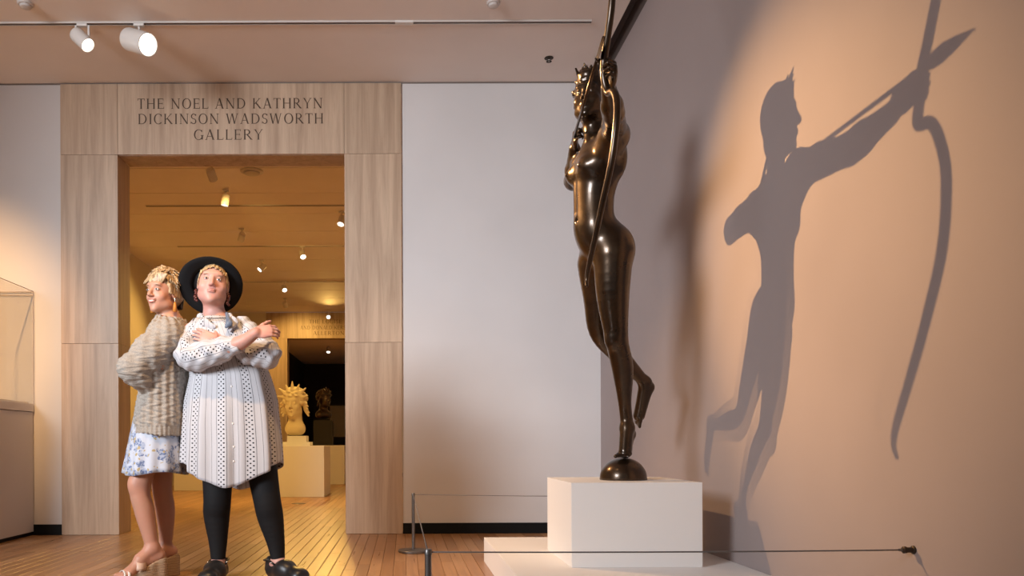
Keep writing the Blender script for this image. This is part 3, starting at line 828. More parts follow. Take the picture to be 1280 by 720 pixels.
def catmull(pts, n=10):
    pts = [Vector(p) for p in pts]; q = [pts[0] * 2 - pts[1]] + pts + [pts[-1] * 2 - pts[-2]]; out = []
    for i in range(1, len(q) - 2):
        for j in range(n):
            t = j / n
            out.append(0.5 * ((2 * q[i]) + (-q[i - 1] + q[i + 1]) * t + (2 * q[i - 1] - 5 * q[i] + 4 * q[i + 1] - q[i + 2]) * t * t + (-q[i - 1] + 3 * q[i] - 3 * q[i + 1] + q[i + 2]) * t ** 3))
    return out + [q[-2]]
def rel(mb): mb.v = [tuple(Vector(v) - st.location) for v in mb.v]; return mb
bl = catmull([(0.807, 3.21, 3.03), (0.812, 3.105, 2.9), (0.812, 3.02, 2.7), (0.809, 2.98, 2.52), (0.806, 2.99, 2.4), (0.799, 3.03, 2.295), (0.795, 3.057, 2.235), (0.795, 3.065, 2.17), (0.809, 3.06, 2.105), (0.817, 3.01, 2.085), (0.821, 2.975, 2.03), (0.815, 2.96, 1.94), (0.802, 2.985, 1.8), (0.784, 3.055, 1.66), (0.77, 3.13, 1.53), (0.76, 3.185, 1.44), (0.756, 3.2, 1.395), (0.754, 3.19, 1.365)], 8)
nb = len(bl)
def brad(i):
    t = abs(i / (nb - 1) - 0.45) / 0.55
    return max(0.006, 0.0150 - 0.008 * t ** 2)
rel(MB().tube(bl, [brad(i) for i in range(nb)], 14)).build('bow', M['bronze'], st, True)
a0, a1 = Vector((0.838, 3.86, 2.200)), Vector((0.772, 3.075, 2.246))
hd = (a1 - a0).normalized()
rel(MB().tube([a0, a1], 0.0068, 10)).build('arrow_shaft', M['bronze'], st, True)
mb = MB(); up = Vector((0, 0, 1)); sdv = hd.cross(up).normalized(); prof = [(0, .010), (.03, .020), (.06, .023), (.10, .016), (.150, .002)]
for i, (l, r) in enumerate(prof):
    c = a1 + hd * l
    mb.v += [tuple(c + up * r), tuple(c + sdv * 0.006), tuple(c - up * r), tuple(c - sdv * 0.006)]
for i in range(4):
    for k2 in range(4): mb.f.append((i * 4 + k2, i * 4 + (k2 + 1) % 4, i * 4 + 4 + (k2 + 1) % 4, i * 4 + 4 + k2))
mb.f += [(0, 1, 2, 3), (16, 17, 18, 19)]
rel(mb).build('arrowhead', M['bronze'], st)

# ---------------------------------------------------------------- people
def skin(name, base, blush):
    m = mat(name, base, 0.48, spec=0.4); t = NT(m); v = t.coords('Object')
    t.color(t.mix(t.ramp(t.noise(v, 9, 3), [(0.35, (0, 0, 0)), (0.7, (0.8, 0.8, 0.8))]), base, blush))
    t.b.inputs['Subsurface Weight'].default_value = 0.12; t.b.inputs['Subsurface Radius'].default_value = (0.012, 0.005, 0.003); t.b.inputs['Subsurface Scale'].default_value = 0.6
    return m
def hair_mat(name, a, b, c):
    m = mat(name, a, 0.42, spec=0.5); t = NT(m); v = t.coords('Object', (1, 1, 0.22))
    n = t.noise(v, 120, 4, 0.7, 0.8)
    t.color(t.ramp(n, [(0.36, c), (0.48, b), (0.62, a)])); t.bump(n, 0.5, 0.003)
    return m
M['skin_tan'] = skin('tanned_skin', (0.50, 0.265, 0.18), (0.56, 0.27, 0.19))
M['skin_fair'] = skin('fair_skin', (0.56, 0.33, 0.27), (0.58, 0.26, 0.215))
M['hair_blond'] = hair_mat('streaked_blond_hair', (0.60, 0.44, 0.26), (0.42, 0.28, 0.15), (0.13, 0.075, 0.04))
M['hair_fair'] = hair_mat('fair_fringe_hair', (0.56, 0.40, 0.22), (0.45, 0.30, 0.15), (0.24, 0.14, 0.07))
M['nape'] = mat('dark_nape_hair', (0.025, 0.018, 0.014), 0.5)
M['eye_white'] = mat('eye_white', (0.62, 0.58, 0.55), 0.15)
M['iris'] = mat('dark_iris', (0.045, 0.045, 0.05), 0.1)
M['lash'] = mat('lash_line', (0.05, 0.03, 0.025), 0.6)
M['brow'] = mat('light_brown_brow', (0.22, 0.12, 0.065), 0.7)
M['lips_rose'] = mat('rose_lips', (0.48, 0.15, 0.12), 0.4)
M['lips_pale'] = mat('pale_pink_lips', (0.52, 0.20, 0.18), 0.45)
M['teeth'] = mat('teeth', (0.75, 0.71, 0.66), 0.25)
M['felt'] = mat('black_felt', (0.010, 0.010, 0.011), 0.9, spec=0.2)
M['legging'] = mat('black_jersey', (0.009, 0.009, 0.010), 0.75, spec=0.25)
M['clog'] = mat('black_leather', (0.014, 0.014, 0.015), 0.38)
M['nude'] = mat('nude_leather', (0.62, 0.42, 0.31), 0.45)
M['white_strap'] = mat('white_leather', (0.78, 0.74, 0.70), 0.4)
M['tassel'] = mat('orange_tassel', (0.60, 0.22, 0.03), 0.6)
M['bead'] = mat('dark_red_beads', (0.10, 0.022, 0.018), 0.3)
M['denim'] = mat('slate_blue_pendant', (0.10, 0.13, 0.19), 0.5)
M['silver'] = mat('silver', (0.55, 0.54, 0.52), 0.25, 1.0)
M['ink'] = mat('tattoo_ink', (0.20, 0.14, 0.13), 0.6)
# espadrille rope
m = mat('woven_jute', (0.46, 0.32, 0.20), 0.8); t = NT(m); wv = t.node('ShaderNodeTexWave', bands_direction='Z'); wv.inputs['Scale'].default_value = 38; wv.inputs['Distortion'].default_value = 1.5
t.link(t.coords('Object'), wv.inputs['Vector']); t.color(t.ramp(wv.outputs['Fac'], [(0.2, (0.30, 0.19, 0.11)), (0.7, (0.52, 0.37, 0.24))])); t.bump(wv.outputs['Fac'], 0.6, 0.004); M['jute'] = m
# knit
m = mat('oatmeal_cable_knit', (0.5, 0.45, 0.4), 0.9, spec=0.2); t = NT(m); v = t.coords('Object')
n1 = t.noise(v, 160, 2); n2 = t.noise(v, 14, 3)
wv = t.node('ShaderNodeTexWave', bands_direction='Z'); wv.inputs['Scale'].default_value = 55; wv.inputs['Distortion'].default_value = 2.5; wv.inputs['Detail'].default_value = 2; t.link(v, wv.inputs['Vector'])
t.color(t.mix(t.math('MULTIPLY', wv.outputs['Fac'], 0.45), t.ramp(n1, [(0.3, (0.34, 0.305, 0.265)), (0.7, (0.49, 0.445, 0.395))]), (0.30, 0.265, 0.23)))
t.bump(t.math('ADD', wv.outputs['Fac'], n1), 0.55, 0.004); M['knit'] = m
# floral skirt
m = mat('floral_skirt_print', (0.66, 0.70, 0.78), 0.7); t = NT(m); v = t.coords('Object', (1, 1, 1))
def voro(scale, seed_off):
    mp = t.node('ShaderNodeMapping'); mp.inputs['Location'].default_value = (seed_off, seed_off * 1.7, seed_off * .3); t.link(v, mp.inputs[0])
    nz = t.node('ShaderNodeTexNoise'); nz.inputs['Scale'].default_value = 40; t.link(mp.outputs[0], nz.inputs[0])
    mx = t.node('ShaderNodeMix', data_type='VECTOR'); mx.inputs[0].default_value = 0.035; t.link(mp.outputs[0], mx.inputs[4]); t.link(nz.outputs['Color'], mx.inputs[5])
    vo = t.node('ShaderNodeTexVoronoi'); vo.inputs['Scale'].default_value = scale; t.link(mx.outputs[1], vo.inputs['Vector']); return vo.outputs['Distance']
a = t.ramp(voro(23, 0.0), [(0.42, (1, 1, 1)), (0.48, (0, 0, 0))]); a2 = t.ramp(t.noise(v, 90, 3), [(0.44, (0, 0, 0)), (0.5, (1, 1, 1))])
b = t.ramp(voro(30, 3.1), [(0.22, (1, 1, 1)), (0.25, (0, 0, 0))])
c = t.mix(t.math('MULTIPLY', a, 0.95), (0.52, 0.56, 0.65), t.mix(a2, (0.10, 0.15, 0.30), (0.36, 0.42, 0.56)))
t.color(t.mix(b, c, (0.42, 0.33, 0.17))); M['floral'] = m
# shirt print: bands of dots between fine lines, read from the cloth's own UVs (metres)
def print_mat(name, period=0.118, phase=0.0):
    m = mat(name, (0.52, 0.52, 0.55), 0.7, spec=0.2); t = NT(m)
    uv = t.node('ShaderNodeUVMap', uv_map='cloth'); sp = t.node('ShaderNodeSeparateXYZ'); t.link(uv.outputs[0], sp.inputs[0])
    u, v = sp.outputs[0], sp.outputs[1]
    p = t.math('ABSOLUTE', t.math('SUBTRACT', t.math('FRACT', t.math('ADD', t.math('DIVIDE', u, period), 0.5 + phase)), 0.5))   # 0 at band centre
    band = t.math('LESS_THAN', p, 0.155)
    a = t.math('SUBTRACT', t.math('FRACT', t.math('DIVIDE', t.math('ADD', u, v), 0.0235)), 0.5)
    b = t.math('SUBTRACT', t.math('FRACT', t.math('DIVIDE', t.math('SUBTRACT', u, v), 0.0235)), 0.5)
    dd = t.math('SQRT', t.math('ADD', t.math('MULTIPLY', a, a), t.math('MULTIPLY', b, b)))
    dot = t.math('MULTIPLY', t.math('LESS_THAN', dd, 0.23), band)
    l1 = t.math('LESS_THAN', t.math('ABSOLUTE', t.math('SUBTRACT', p, 0.19)), 0.010)
    l2 = t.math('LESS_THAN', t.math('ABSOLUTE', t.math('SUBTRACT', p, 0.40)), 0.008)
    f = t.math('MAXIMUM', t.math('MAXIMUM', dot, t.math('MULTIPLY', l1, 0.8)), t.math('MULTIPLY', l2, 0.6))
    t.color(t.mix(f, (0.52, 0.52, 0.55), (0.020, 0.020, 0.024)))
    t.bump(t.noise(t.coords('Object'), 18, 3), 0.12, 0.006)
    return m
M['print'] = print_mat('dotted_stripe_cotton')

def set_uv(o, fn):
    """fn(coords Nx3) -> Nx2 in metres"""
    me = o.data; co = np.empty(len(me.vertices) * 3, np.float32); me.vertices.foreach_get('co', co); co = co.reshape(-1, 3)
    uv = fn(co).astype(np.float32); li = np.empty(len(me.loops), np.int32); me.loops.foreach_get('vertex_index', li)
    l = me.uv_layers.new(name='cloth'); l.data.foreach_set('uv', uv[li].ravel())
def loft(rows, n=96, uvk=None):
    """rows: list of (list of points round the ring)"""
    vs = [p for r in rows for p in r]; fs = []
    for i in range(len(rows) - 1):
        for k in range(n):
            a = i * n + k; b = i * n + (k + 1) % n
            fs.append((a, b, b + n, a + n))
    return vs, fs
def loft_obj(name, rows, m, parent, uvs=None, thick=0.003):
    n = len(rows[0]); vs, fs = loft(rows, n)
    me = bpy.data.meshes.new(name); me.from_pydata([tuple(v) for v in vs], [], fs); me.materials.append(m); me.shade_smooth()
    if uvs is not None:
        l = me.uv_layers.new(name='cloth'); j = 0
        for pi in range(len(fs)):
            i, k = divmod(pi, n)
            for (ii, kk) in ((i, k), (i, k + 1), (i + 1, k + 1), (i + 1, k)):
                l.data[j].uv = uvs(ii, kk); j += 1
    o = link(name, me, parent)
    md = o.modifiers.new('cloth_thickness', 'SOLIDIFY'); md.thickness = thick; md.offset = -1
    return o

def face_parts(root, T, R, s, lips, brow, smile=False, squint=1.0):
    m3 = Matrix([list(r) for r in R])
    for q in (-1, 1):
        e = MB().ball((0, 0, 0), (0.0120 * s, 0.0065 * s, 0.0052 * s * squint), 16, 10, m3).build('eye', M['eye_white'], root, True); e.location = T(q * 0.031, 0.0800, 0.0015)
        i = MB().ball((0, 0, 0), (0.0050 * s, 0.0030 * s, 0.0047 * s * squint), 12, 8, m3).build('iris', M['iris'], e, True); i.location = Vector(T(q * 0.031, 0.0852, 0.0015)) - e.location
        pts = [T(q * 0.031 + x, 0.0835 - abs(x) * 0.28, 0.0068 * (1 - (x / 0.015) ** 2) * squint + 0.0012) for x in (-0.0135, -0.008, 0, 0.008, 0.0135)]
        MB().tube(pts, 0.0013 * s, 6).build('lash_line', M['lash'], root, True)
        pts = [T(q * x, 0.0845 - (x - 0.03) * 0.25 * (1 if x > 0.03 else -0.2), z) for x, z in ((0.014, 0.0215), (0.022, 0.0245), (0.032, 0.0258), (0.041, 0.0235), (0.048, 0.0190))]
        MB().tube(pts, [0.0018 * s, 0.0026 * s, 0.0026 * s, 0.0020 * s, 0.001 * s], 8).build('eyebrow', brow, root, True)
    w_ = 0.027 if smile else 0.022; up_ = 0.006 if smile else 0.002
    def arcp(z0, bow, y):
        return [T(x * w_, y - abs(x) ** 2 * 0.012, z0 + up_ * x * x + bow * (1 - x * x)) for x in (-1, -0.7, -0.35, 0, 0.35, 0.7, 1)]
    if smile:
        MB().tube(arcp(-0.0520, 0.001, 0.0935), [0.001, 0.0024, 0.0026, 0.0026, 0.0026, 0.0024, 0.001], 8).build('upper_lip', lips, root, True)
        MB().tube(arcp(-0.0570, -0.0020, 0.0915), [0.001, 0.0030, 0.0040, 0.0042, 0.0040, 0.0030, 0.001], 8).build('teeth', M['teeth'], root, True)
        MB().tube(arcp(-0.0600, -0.0062, 0.0930), [0.001, 0.0026, 0.0032, 0.0034, 0.0032, 0.0026, 0.001], 8).build('lower_lip', lips, root, True)
    else:
        MB().tube(arcp(-0.0540, 0.0012, 0.0945), [0.0008, 0.0020, 0.0026, 0.0024, 0.0026, 0.0020, 0.0008], 8).build('upper_lip', lips, root, True)
        MB().tube(arcp(-0.0588, -0.0014, 0.0930), [0.0008, 0.0022, 0.0032, 0.0034, 0.0032, 0.0022, 0.0008], 8).build('lower_lip', lips, root, True)

# ---- first woman: oatmeal sweater, floral skirt, wedge sandals, seen from the side, looking over at the camera
w1 = thing('person', 'blond woman in oatmeal cable-knit sweater, floral skirt and wedge sandals, back to the other woman', 'person')
c1 = P(205, 364, 4.17); R1 = frame((-0.44, -0.90, -0.02), (0.04, 0.0, 1.0))
B = Field((-1.62, 3.84, 0.03), (-1.10, 4.46, 1.72), 0.004)
T1h = head(B, c1, R1, 1.0, 0.93, smile=True, k=0.02)
B.cone(T1h(0, -0.022, -0.055), P(214, 412, 4.20), 0.051, 0.056, 0.02)
B.cone(P(214, 412, 4.20), P(205, 500, 4.20), 0.09, 0.10, 0.04)
B.cone(P(213, 415, 4.08), P(213, 415, 4.32), 0.045, 0.045, 0.04); B.ell(P(200, 535, 4.20), (0.10, 0.14, 0.11), k=0.05)
def arm(F, a, b, c, r, k=0.02): F.chain([a, b, c], r, k)
SH1, EL1, WR1 = P(209, 419, 4.06), P(166, 459, 3.99), P(190, 462, 4.16)
SH2, EL2, WR2 = P(208, 419, 4.32), P(168, 460, 4.30), P(180, 452, 4.08)
arm(B, SH1, EL1, WR1, (0.045, 0.035, 0.026)); arm(B, SH2, EL2, WR2, (0.045, 0.035, 0.026))
hand(B, WR1, np.array((0.5, 0.75, 0.1)), (1, -.4, 0), (0, 0, 1), (15, 20, 15), 0.9); hand(B, WR2, np.array((0.6, -0.5, -0.2)), (1, 0.5, 0), (0, 0, 1), (15, 20, 15), 0.9)
hipN, hipF = P(196, 530, 4.13), P(202, 530, 4.27)
B.chain([hipN, P(175.5, 603, 4.10), P(180, 636, 4.11), P(186, 664, 4.12), P(190, 684, 4.125)], (0.084, 0.055, 0.052, 0.041, 0.0335), 0.03)
B.ell(P(169, 604, 4.08), (0.036, 0.036, 0.045), k=0.03)
B.chain([hipF, P(202, 603, 4.26), P(206, 634, 4.28), P(207, 664, 4.275), P(206, 684, 4.27)], (0.088, 0.055, 0.053, 0.040, 0.033), 0.03)
def wedge_foot(F, ank, fd, toe_z=0.036, heel_z=0.105):
    ank = np.array(ank); fd = nrm((fd[0], fd[1], 0)); sd_ = np.cross(fd, (0, 0, 1))
    heel = ank - fd * 0.035; heel[2] = heel_z + 0.028
    ball = ank + fd * 0.125; ball[2] = toe_z + 0.016
    F.cone(ank, heel, 0.033, 0.030, 0.02); F.cone(ank, ank * 0.5 + ball * 0.5 + V(0, 0, 0.008), 0.034, 0.031, 0.02); F.cone(ank * 0.5 + ball * 0.5 + V(0, 0, 0.008), ball, 0.031, 0.024, 0.02, flat=((0, 0, 1), 0.8))
    F.cone(heel, ball, 0.028, 0.026, 0.02)
    F.cone(ball - sd_ * 0.018, ball + sd_ * 0.018, 0.022, 0.020, 0.02)
    for i in range(5):
        b = ball + sd_ * (0.034 - 0.017 * i) * (1 if sd_ is not None else 1) + fd * 0.008; b[2] -= 0.002
        F.cone(b, b + fd * (0.050 - 0.006 * i) + V(0, 0, -0.008), 0.0115 if i == 0 else 0.0095, 0.0095 if i == 0 else 0.0075, 0.005)
    return heel, ball, fd, sd_
fN = wedge_foot(B, P(190, 684, 4.125), (-0.80, -0.60)); fF = wedge_foot(B, P(206, 684, 4.27), (-0.80, -0.60))
o = B.mesh('body', M['skin_tan'], w1)
face_parts(w1, T1h, R1, 1.0, M['lips_rose'], M['brow'], smile=True)
# hair
H = Field(np.array(c1) - 0.19, np.array(c1) + 0.19, 0.0032)
EH = lambda p, r, k=0.012, sub=False: H.ell(T1h(*p), r, R1, k, sub)
EH((0, -0.028, 0.040), (0.083, 0.099, 0.092)); EH((0, -0.055, -0.010), (0.074, 0.070, 0.070), 0.03)
EH((0, 0.085, -0.050), (0.066, 0.075, 0.088), 0.01, True)
rs = random.Random(21)
for i in range(420):          # choppy locks
    u = rs.uniform(-2.7, 2.7); v = rs.uniform(-0.6, 1.5)
    if abs(u) < 0.95 and v < 0.62: continue
    p = np.array((0.080 * math.sin(u) * math.cos(v), -0.028 + 0.097 * math.cos(u) * math.cos(v), 0.045 + 0.088 * math.sin(v)))
    if p[2] < -0.055: continue
    t_ = np.array((0.35 + 0.3 * math.sin(u), 0.25 * math.cos(u), -0.9 + 0.3 * math.sin(v))); t_ = nrm(t_ - nrm(p) * np.dot(t_, nrm(p)) * 0.95 + nrm(p) * 0.04)
    H.cone(T1h(*p), T1h(*(p + t_ * rs.uniform(0.022, 0.040))), 0.0058, 0.0022, 0.004)
for i in range(34):           # fringe swept across the brow
    x = -0.058 + 0.0036 * i
    H.cone(T1h(x - 0.016, 0.050 + 0.012 * math.cos(x * 18), 0.094 - abs(x) * 0.25), T1h(x * 1.0 + 0.020, 0.084 - x * x * 6.0, 0.045 + rs.uniform(-.008, .006) - (0.012 if x < -0.03 else 0)), 0.0065, 0.0028, 0.003)
for q in (-1, 1):
    for i in range(6): H.cone(T1h(q * 0.072, 0.030 - 0.011 * i, 0.030), T1h(q * 0.079, 0.026 - 0.013 * i, -0.014 - 0.004 * i), 0.009, 0.004, 0.004)
H.mesh('hair', M['hair_blond'], w1)
H = Field(np.array(c1) - 0.19, np.array(c1) + 0.19, 0.004)
for i in range(12): H.cone(T1h(-0.05 + 0.009 * i, -0.085, -0.03), T1h(-0.058 + 0.0105 * i, -0.078, -0.082), 0.014, 0.006, 0.006)
H.mesh('nape_hair', M['nape'], w1)
q1 = 1 if np.linalg.norm(T1h(0.078, 0, -0.03) * V(0, 1, 0)) < np.linalg.norm(T1h(-0.078, 0, -0.03) * V(0, 1, 0)) else -1
for q in (-1, 1):
    p = T1h(q * 0.079, -0.002, -0.040); e = MB().ball((0, 0, 0), 0.006, 10, 8).build('earring', M['silver'], w1, True); e.location = p
    MB().tube([(0, 0, -0.003), (0, 0, -0.016)], 0.0035, 8).add([], []).build('stud_drop', M['silver'], e, True)
    MB().lathe([(0.003, -0.016), (0.008, -0.030), (0.011, -0.068)], 12).build('tassel', M['tassel'], e, True)
# sweater
S = Field((-1.66, 3.82, 0.70), (-1.09, 4.50, 1.50), 0.004)
fx = ((1, 0, 0), 0.74)
S.cone(P(213, 428, 4.20), P(208, 470, 4.20), 0.150, 0.160, 0.04, flat=fx); S.cone(P(208, 470, 4.20), P(198, 575, 4.20), 0.160, 0.198, 0.04, flat=fx)
S.cone(P(213, 412, 4.10), P(213, 412, 4.30), 0.060, 0.060, 0.05); S.cone(P(213, 397, 4.19), P(213, 415, 4.20), 0.060, 0.080, 0.04)
S.ell(P(212, 425, 4.20), (0.088, 0.17, 0.09), k=0.05)
for (a, b, c, kx) in ((SH1, EL1, WR1, 0), (SH2, EL2, WR2, 0)):
    mid = np.array(a) * 0.5 + np.array(b) * 0.5
    S.cone(a, mid, 0.068, 0.078, 0.05); S.cone(mid, b, 0.078, 0.072, 0.04); S.cone(b, c, 0.066, 0.058, 0.03)
S.ell(P(176, 474, 4.03), (0.055, 0.06, 0.045), k=0.04); S.ell(P(190, 440, 4.04), (0.05, 0.05, 0.05), k=0.05)
S.cone(P(192, 482, 4.01), P(214, 455, 4.00), 0.008, 0.006, 0.03, sub=True); S.cone(P(172, 470, 3.93), P(190, 452, 3.95), 0.006, 0.006, 0.02, sub=True)
hz = P(197, 542, 4.2)
S.cut(hz, (-0.07, 0.0, -1)); S.cut(P(205, 396.0, 4.20), (0.12, 0, 1))
ax_, ay_ = P(205, 500, 4.20).x, 4.20
def cable(X, Y, Z):
    th = np.arctan2(Y - ay_, X - ax_)
    ph = th * 13
    rope = np.cos(ph) ** 2
    tw = np.sin(ph + 2.2 * np.sin(Z * 105)) * np.cos(Z * 105)
    rib = np.clip((hz.z + 0.055 - Z) * 60, 0, 1)
    fine = 0.0018 * np.cos(th * 46)
    return -(0.0055 * rope + 0.0028 * tw) * (1 - rib) - rib * fine + 0.004 * np.sin(Z * 16 + 3 * np.sin(th * 2)) 
S.ripple(cable)
S.mesh('sweater', M['knit'], w1)
MB().tube([Vector(P(213, 397.5, 4.19)) + Vector((0.060 * math.cos(a), 0.060 * math.sin(a), 0.006 * math.sin(a) - 0.004)) for a in [2 * PI * i / 30 for i in range(31)]], 0.011, 10, cap=False).build('collar', M['knit'], w1, True)
# skirt
rows = []; n = 110
for i in range(14):
    s = i / 13; y = 520 + s * (590 - 520); c = P(199 - 4 * s, y, 4.2)
    ring = []
    for k in range(n):
        a = 2 * PI * k / n; am = 0.020 * s ** 1.1
        r = 1 + (am * math.sin(a * 13 + 0.7) + am * 0.6 * math.sin(a * 7 + 2)) * 2.0
        ring.append(Vector((c.x + (0.126 + 0.036 * s) * r * math.cos(a), c.y + (0.155 + 0.03 * s) * r * math.sin(a), c.z - 0.010 * s * math.cos(a * 3))))
    rows.append(ring)
loft_obj('skirt', rows, M['floral'], w1)
# sandals
def strap(p0, sdv, fdv, half, rise, wid, m, root, n=14):
    mb = MB(); sdv = Vector(sdv); fdv = Vector(fdv); up = Vector((0, 0, 1)); p0 = Vector(p0); t_ = 0.004
    for i in range(n + 1):
        a = PI * i / n; c, s = math.cos(a), math.sin(a)
        for (dr, df) in ((0, -wid / 2), (0, wid / 2), (t_, wid / 2), (t_, -wid / 2)):
            mb.v.append(tuple(p0 + sdv * (half + dr) * c + up * (rise + dr) * s + fdv * (df) + fdv * (-0.006 * s)))
    for i in range(n):
        for k in range(4): mb.f.append((i * 4 + k, i * 4 + (k + 1) % 4, i * 4 + 4 + (k + 1) % 4, i * 4 + 4 + k))
    mb.f += [(0, 1, 2, 3), (n * 4, n * 4 + 1, n * 4 + 2, n * 4 + 3)]
    return mb.build('strap', m, root, True)
for (heel, ball, fd, sdv) in (fN, fF):
    S = Field(np.minimum(heel, ball) - 0.13, np.maximum(heel, ball) + 0.13, 0.004)
    hp = np.array((heel[0], heel[1], 0.0)); bp = np.array((ball[0], ball[1], 0.0))
    for (p, zt, r) in ((hp - fd * 0.012, 0.098, 0.034), (hp * 0.72 + bp * 0.28, 0.084, 0.036), (hp * 0.45 + bp * 0.55, 0.050, 0.038), (bp, 0.024, 0.044), (bp + fd * 0.045, 0.020, 0.036)):
        S.cone(p + V(0, 0, -0.02), p + V(0, 0, zt - 0.0), r, r, 0.03)
    S.cut(V(0, 0, 0.0), (0, 0, -1))
    a = hp - fd * 0.02 + V(0, 0, 0.108); b = bp + V(0, 0, 0.035); 
    S.cut(hp * 0.5 + bp * 0.5 + V(0, 0, 0.078), np.cross(sdv, fd * 0.16 + V(0, 0, -0.075)) * (1 if np.cross(sdv, fd)[2] > 0 else -1))
    S.cut(bp + V(0, 0, 0.031), (0, 0, 1)) if False else None
    w = S.mesh('sandal_wedge', M['jute'], w1)
    mid = heel * 0.32 + ball * 0.68; strap(mid + V(0, 0, -0.012), sdv, fd, 0.043, 0.050, 0.050, M['nude'], w)
    strap(ball + fd * 0.012 + V(0, 0, -0.016), sdv, fd, 0.047, 0.036, 0.013, M['white_strap'], w); strap(ball + fd * 0.034 + V(0, 0, -0.018), sdv, fd, 0.045, 0.032, 0.010, M['white_strap'], w)

# ---- second woman: black hat, dotted white shirt dress, leggings
w2 = thing('person', 'woman in a wide black hat, white dotted shirt dress, black leggings and clogs, arms crossed', 'person')
c2_ = P(267.5, 353.5, 4.15); R2 = frame((0.19, -0.97, 0.06), (0.085, 0.06, 0.99))
B = Field((-1.20, 3.80, 0.02), (-0.60, 4.38, 1.72), 0.004)
T2 = head(B, c2_, R2, 1.04, 1.13, k=0.02)
B.ell(T2(0, 0.030, -0.088), (0.040, 0.034, 0.022), R2, 0.03)
B.cone(T2(0, -0.026, -0.060), P(270, 408, 4.18), 0.052, 0.060, 0.03)
B.cone(P(271, 412, 4.10), P(276, 425, 4.08), 0.045, 0.05, 0.04)
B.cone(P(244, 415, 4.18), P(306, 413, 4.18), 0.050, 0.050, 0.04); B.cone(P(273, 425, 4.17), P(284, 500, 4.17), 0.13, 0.13, 0.05, flat=((0, 1, 0), 0.7))
B.ell(P(290, 545, 4.17), (0.17, 0.12, 0.13), k=0.05)
RS, RE, RW = P(240, 415, 4.15), P(239, 446, 4.02), P(298, 429, 3.90)      # arm at the left of the picture
LS, LE, LW = P(310, 413, 4.15), P(334, 444, 4.04), P(280, 428, 4.00)
B.chain([RS, RE, RE * 0.7 + RW * 0.3, RW, P(320, 415.5, 3.885)], (0.052, 0.042, 0.045, 0.037, 0.0275), 0.02)
hand(B, P(319, 416, 3.885), np.array((0.93, 0.25, 0.20)), (0.12, 0.85, -0.35), (0, 0, 1), (26, 34, 22), 0.95, thumb=(0.75, 0.55, 0.15))
B.chain([LS, LE, LE * 0.7 + LW * 0.3, LW], (0.052, 0.042, 0.042, 0.028), 0.02)
hand(B, P(272, 427, 4.02), np.array((-0.93, 0.05, 0.42)), (0.0, 0.9, -0.3), (0, 0.1, 1), (10, 18, 14), 0.95)
for (lg, wd) in (((P(272, 540, 4.17), P(271, 618, 4.13), P(270, 645, 4.15), P(272, 680, 4.16), P(272, 706, 4.16)), 0), ((P(318, 540, 4.17), P(333, 618, 4.13), P(337, 648, 4.15), P(344, 682, 4.16), P(347, 703, 4.16)), 1)):
    B.chain(lg, (0.085, 0.064, 0.060, 0.040, 0.034), 0.03)
def foot(F, ank, fd):
    ank = np.array(ank); fd = nrm((fd[0], fd[1], 0)); t_ = ank + fd * 0.15; t_[2] = 0.045; h = ank - fd * 0.035; h[2] = 0.055
    F.cone(ank, t_, 0.034, 0.026, 0.02); F.cone(h, t_, 0.030, 0.028, 0.02); F.cone(ank, h, 0.034, 0.03, 0.02); return h, t_, fd
g1 = foot(B, P(272, 706, 4.16), (-0.05, -1)); g2 = foot(B, P(347, 703, 4.16), (0.72, -0.69))
B.mesh('body', M['skin_fair'], w2)
face_parts(w2, T2, R2, 1.04, M['lips_pale'], mat('pale_brow', (0.40, 0.24, 0.15), 0.7), smile=False, squint=0.82)
# hair under the hat
H = Field(np.array(c2_) - 0.20, np.array(c2_) + 0.20, 0.0032)
H.ell(T2(0, -0.030, 0.035), np.array((0.080, 0.092, 0.084)) * 1.04, R2, 0.01); H.ell(T2(0, 0.085, -0.040), np.array((0.067, 0.085, 0.108)) * 1.04, R2, 0.01, sub=True)
rs = random.Random(9)
for i in range(40):
    x = -0.060 + 0.0031 * i
    H.cone(T2(x * 0.85, 0.040, 0.094 - x * x * 10), T2(x * 1.08, 0.080 - x * x * 7.5, 0.064 + rs.uniform(-.008, .006) - x * x * 9), 0.0055, 0.0024, 0.003)
for q in (-1, 1):
    for i in range(5): H.cone(T2(q * 0.061, 0.048 - 0.008 * i, 0.046), T2(q * (0.073 + 0.001 * i), 0.040 - 0.008 * i, -0.006 - 0.012 * (i % 3)), 0.0062, 0.0026, 0.004)
H.mesh('hair', M['hair_fair'], w2)
for q in (-1, 1):
    for j in range(9):
        if j: b = MB().ball((0, 0, 0), 0.0085 if j % 2 else 0.007, 10, 6)
        if j == 0: e = MB().ball((0, 0, 0), 0.005, 10, 6).build('earring', M['bead'], w2, True); e.location = T2(q * 0.082, 0.008, -0.045)
        else:
            bb = b.build('bead', M['bead'], e, True); bb.location = (rs.uniform(-.006, .006), -0.004 + rs.uniform(-.005, .004), -0.0075 * j)
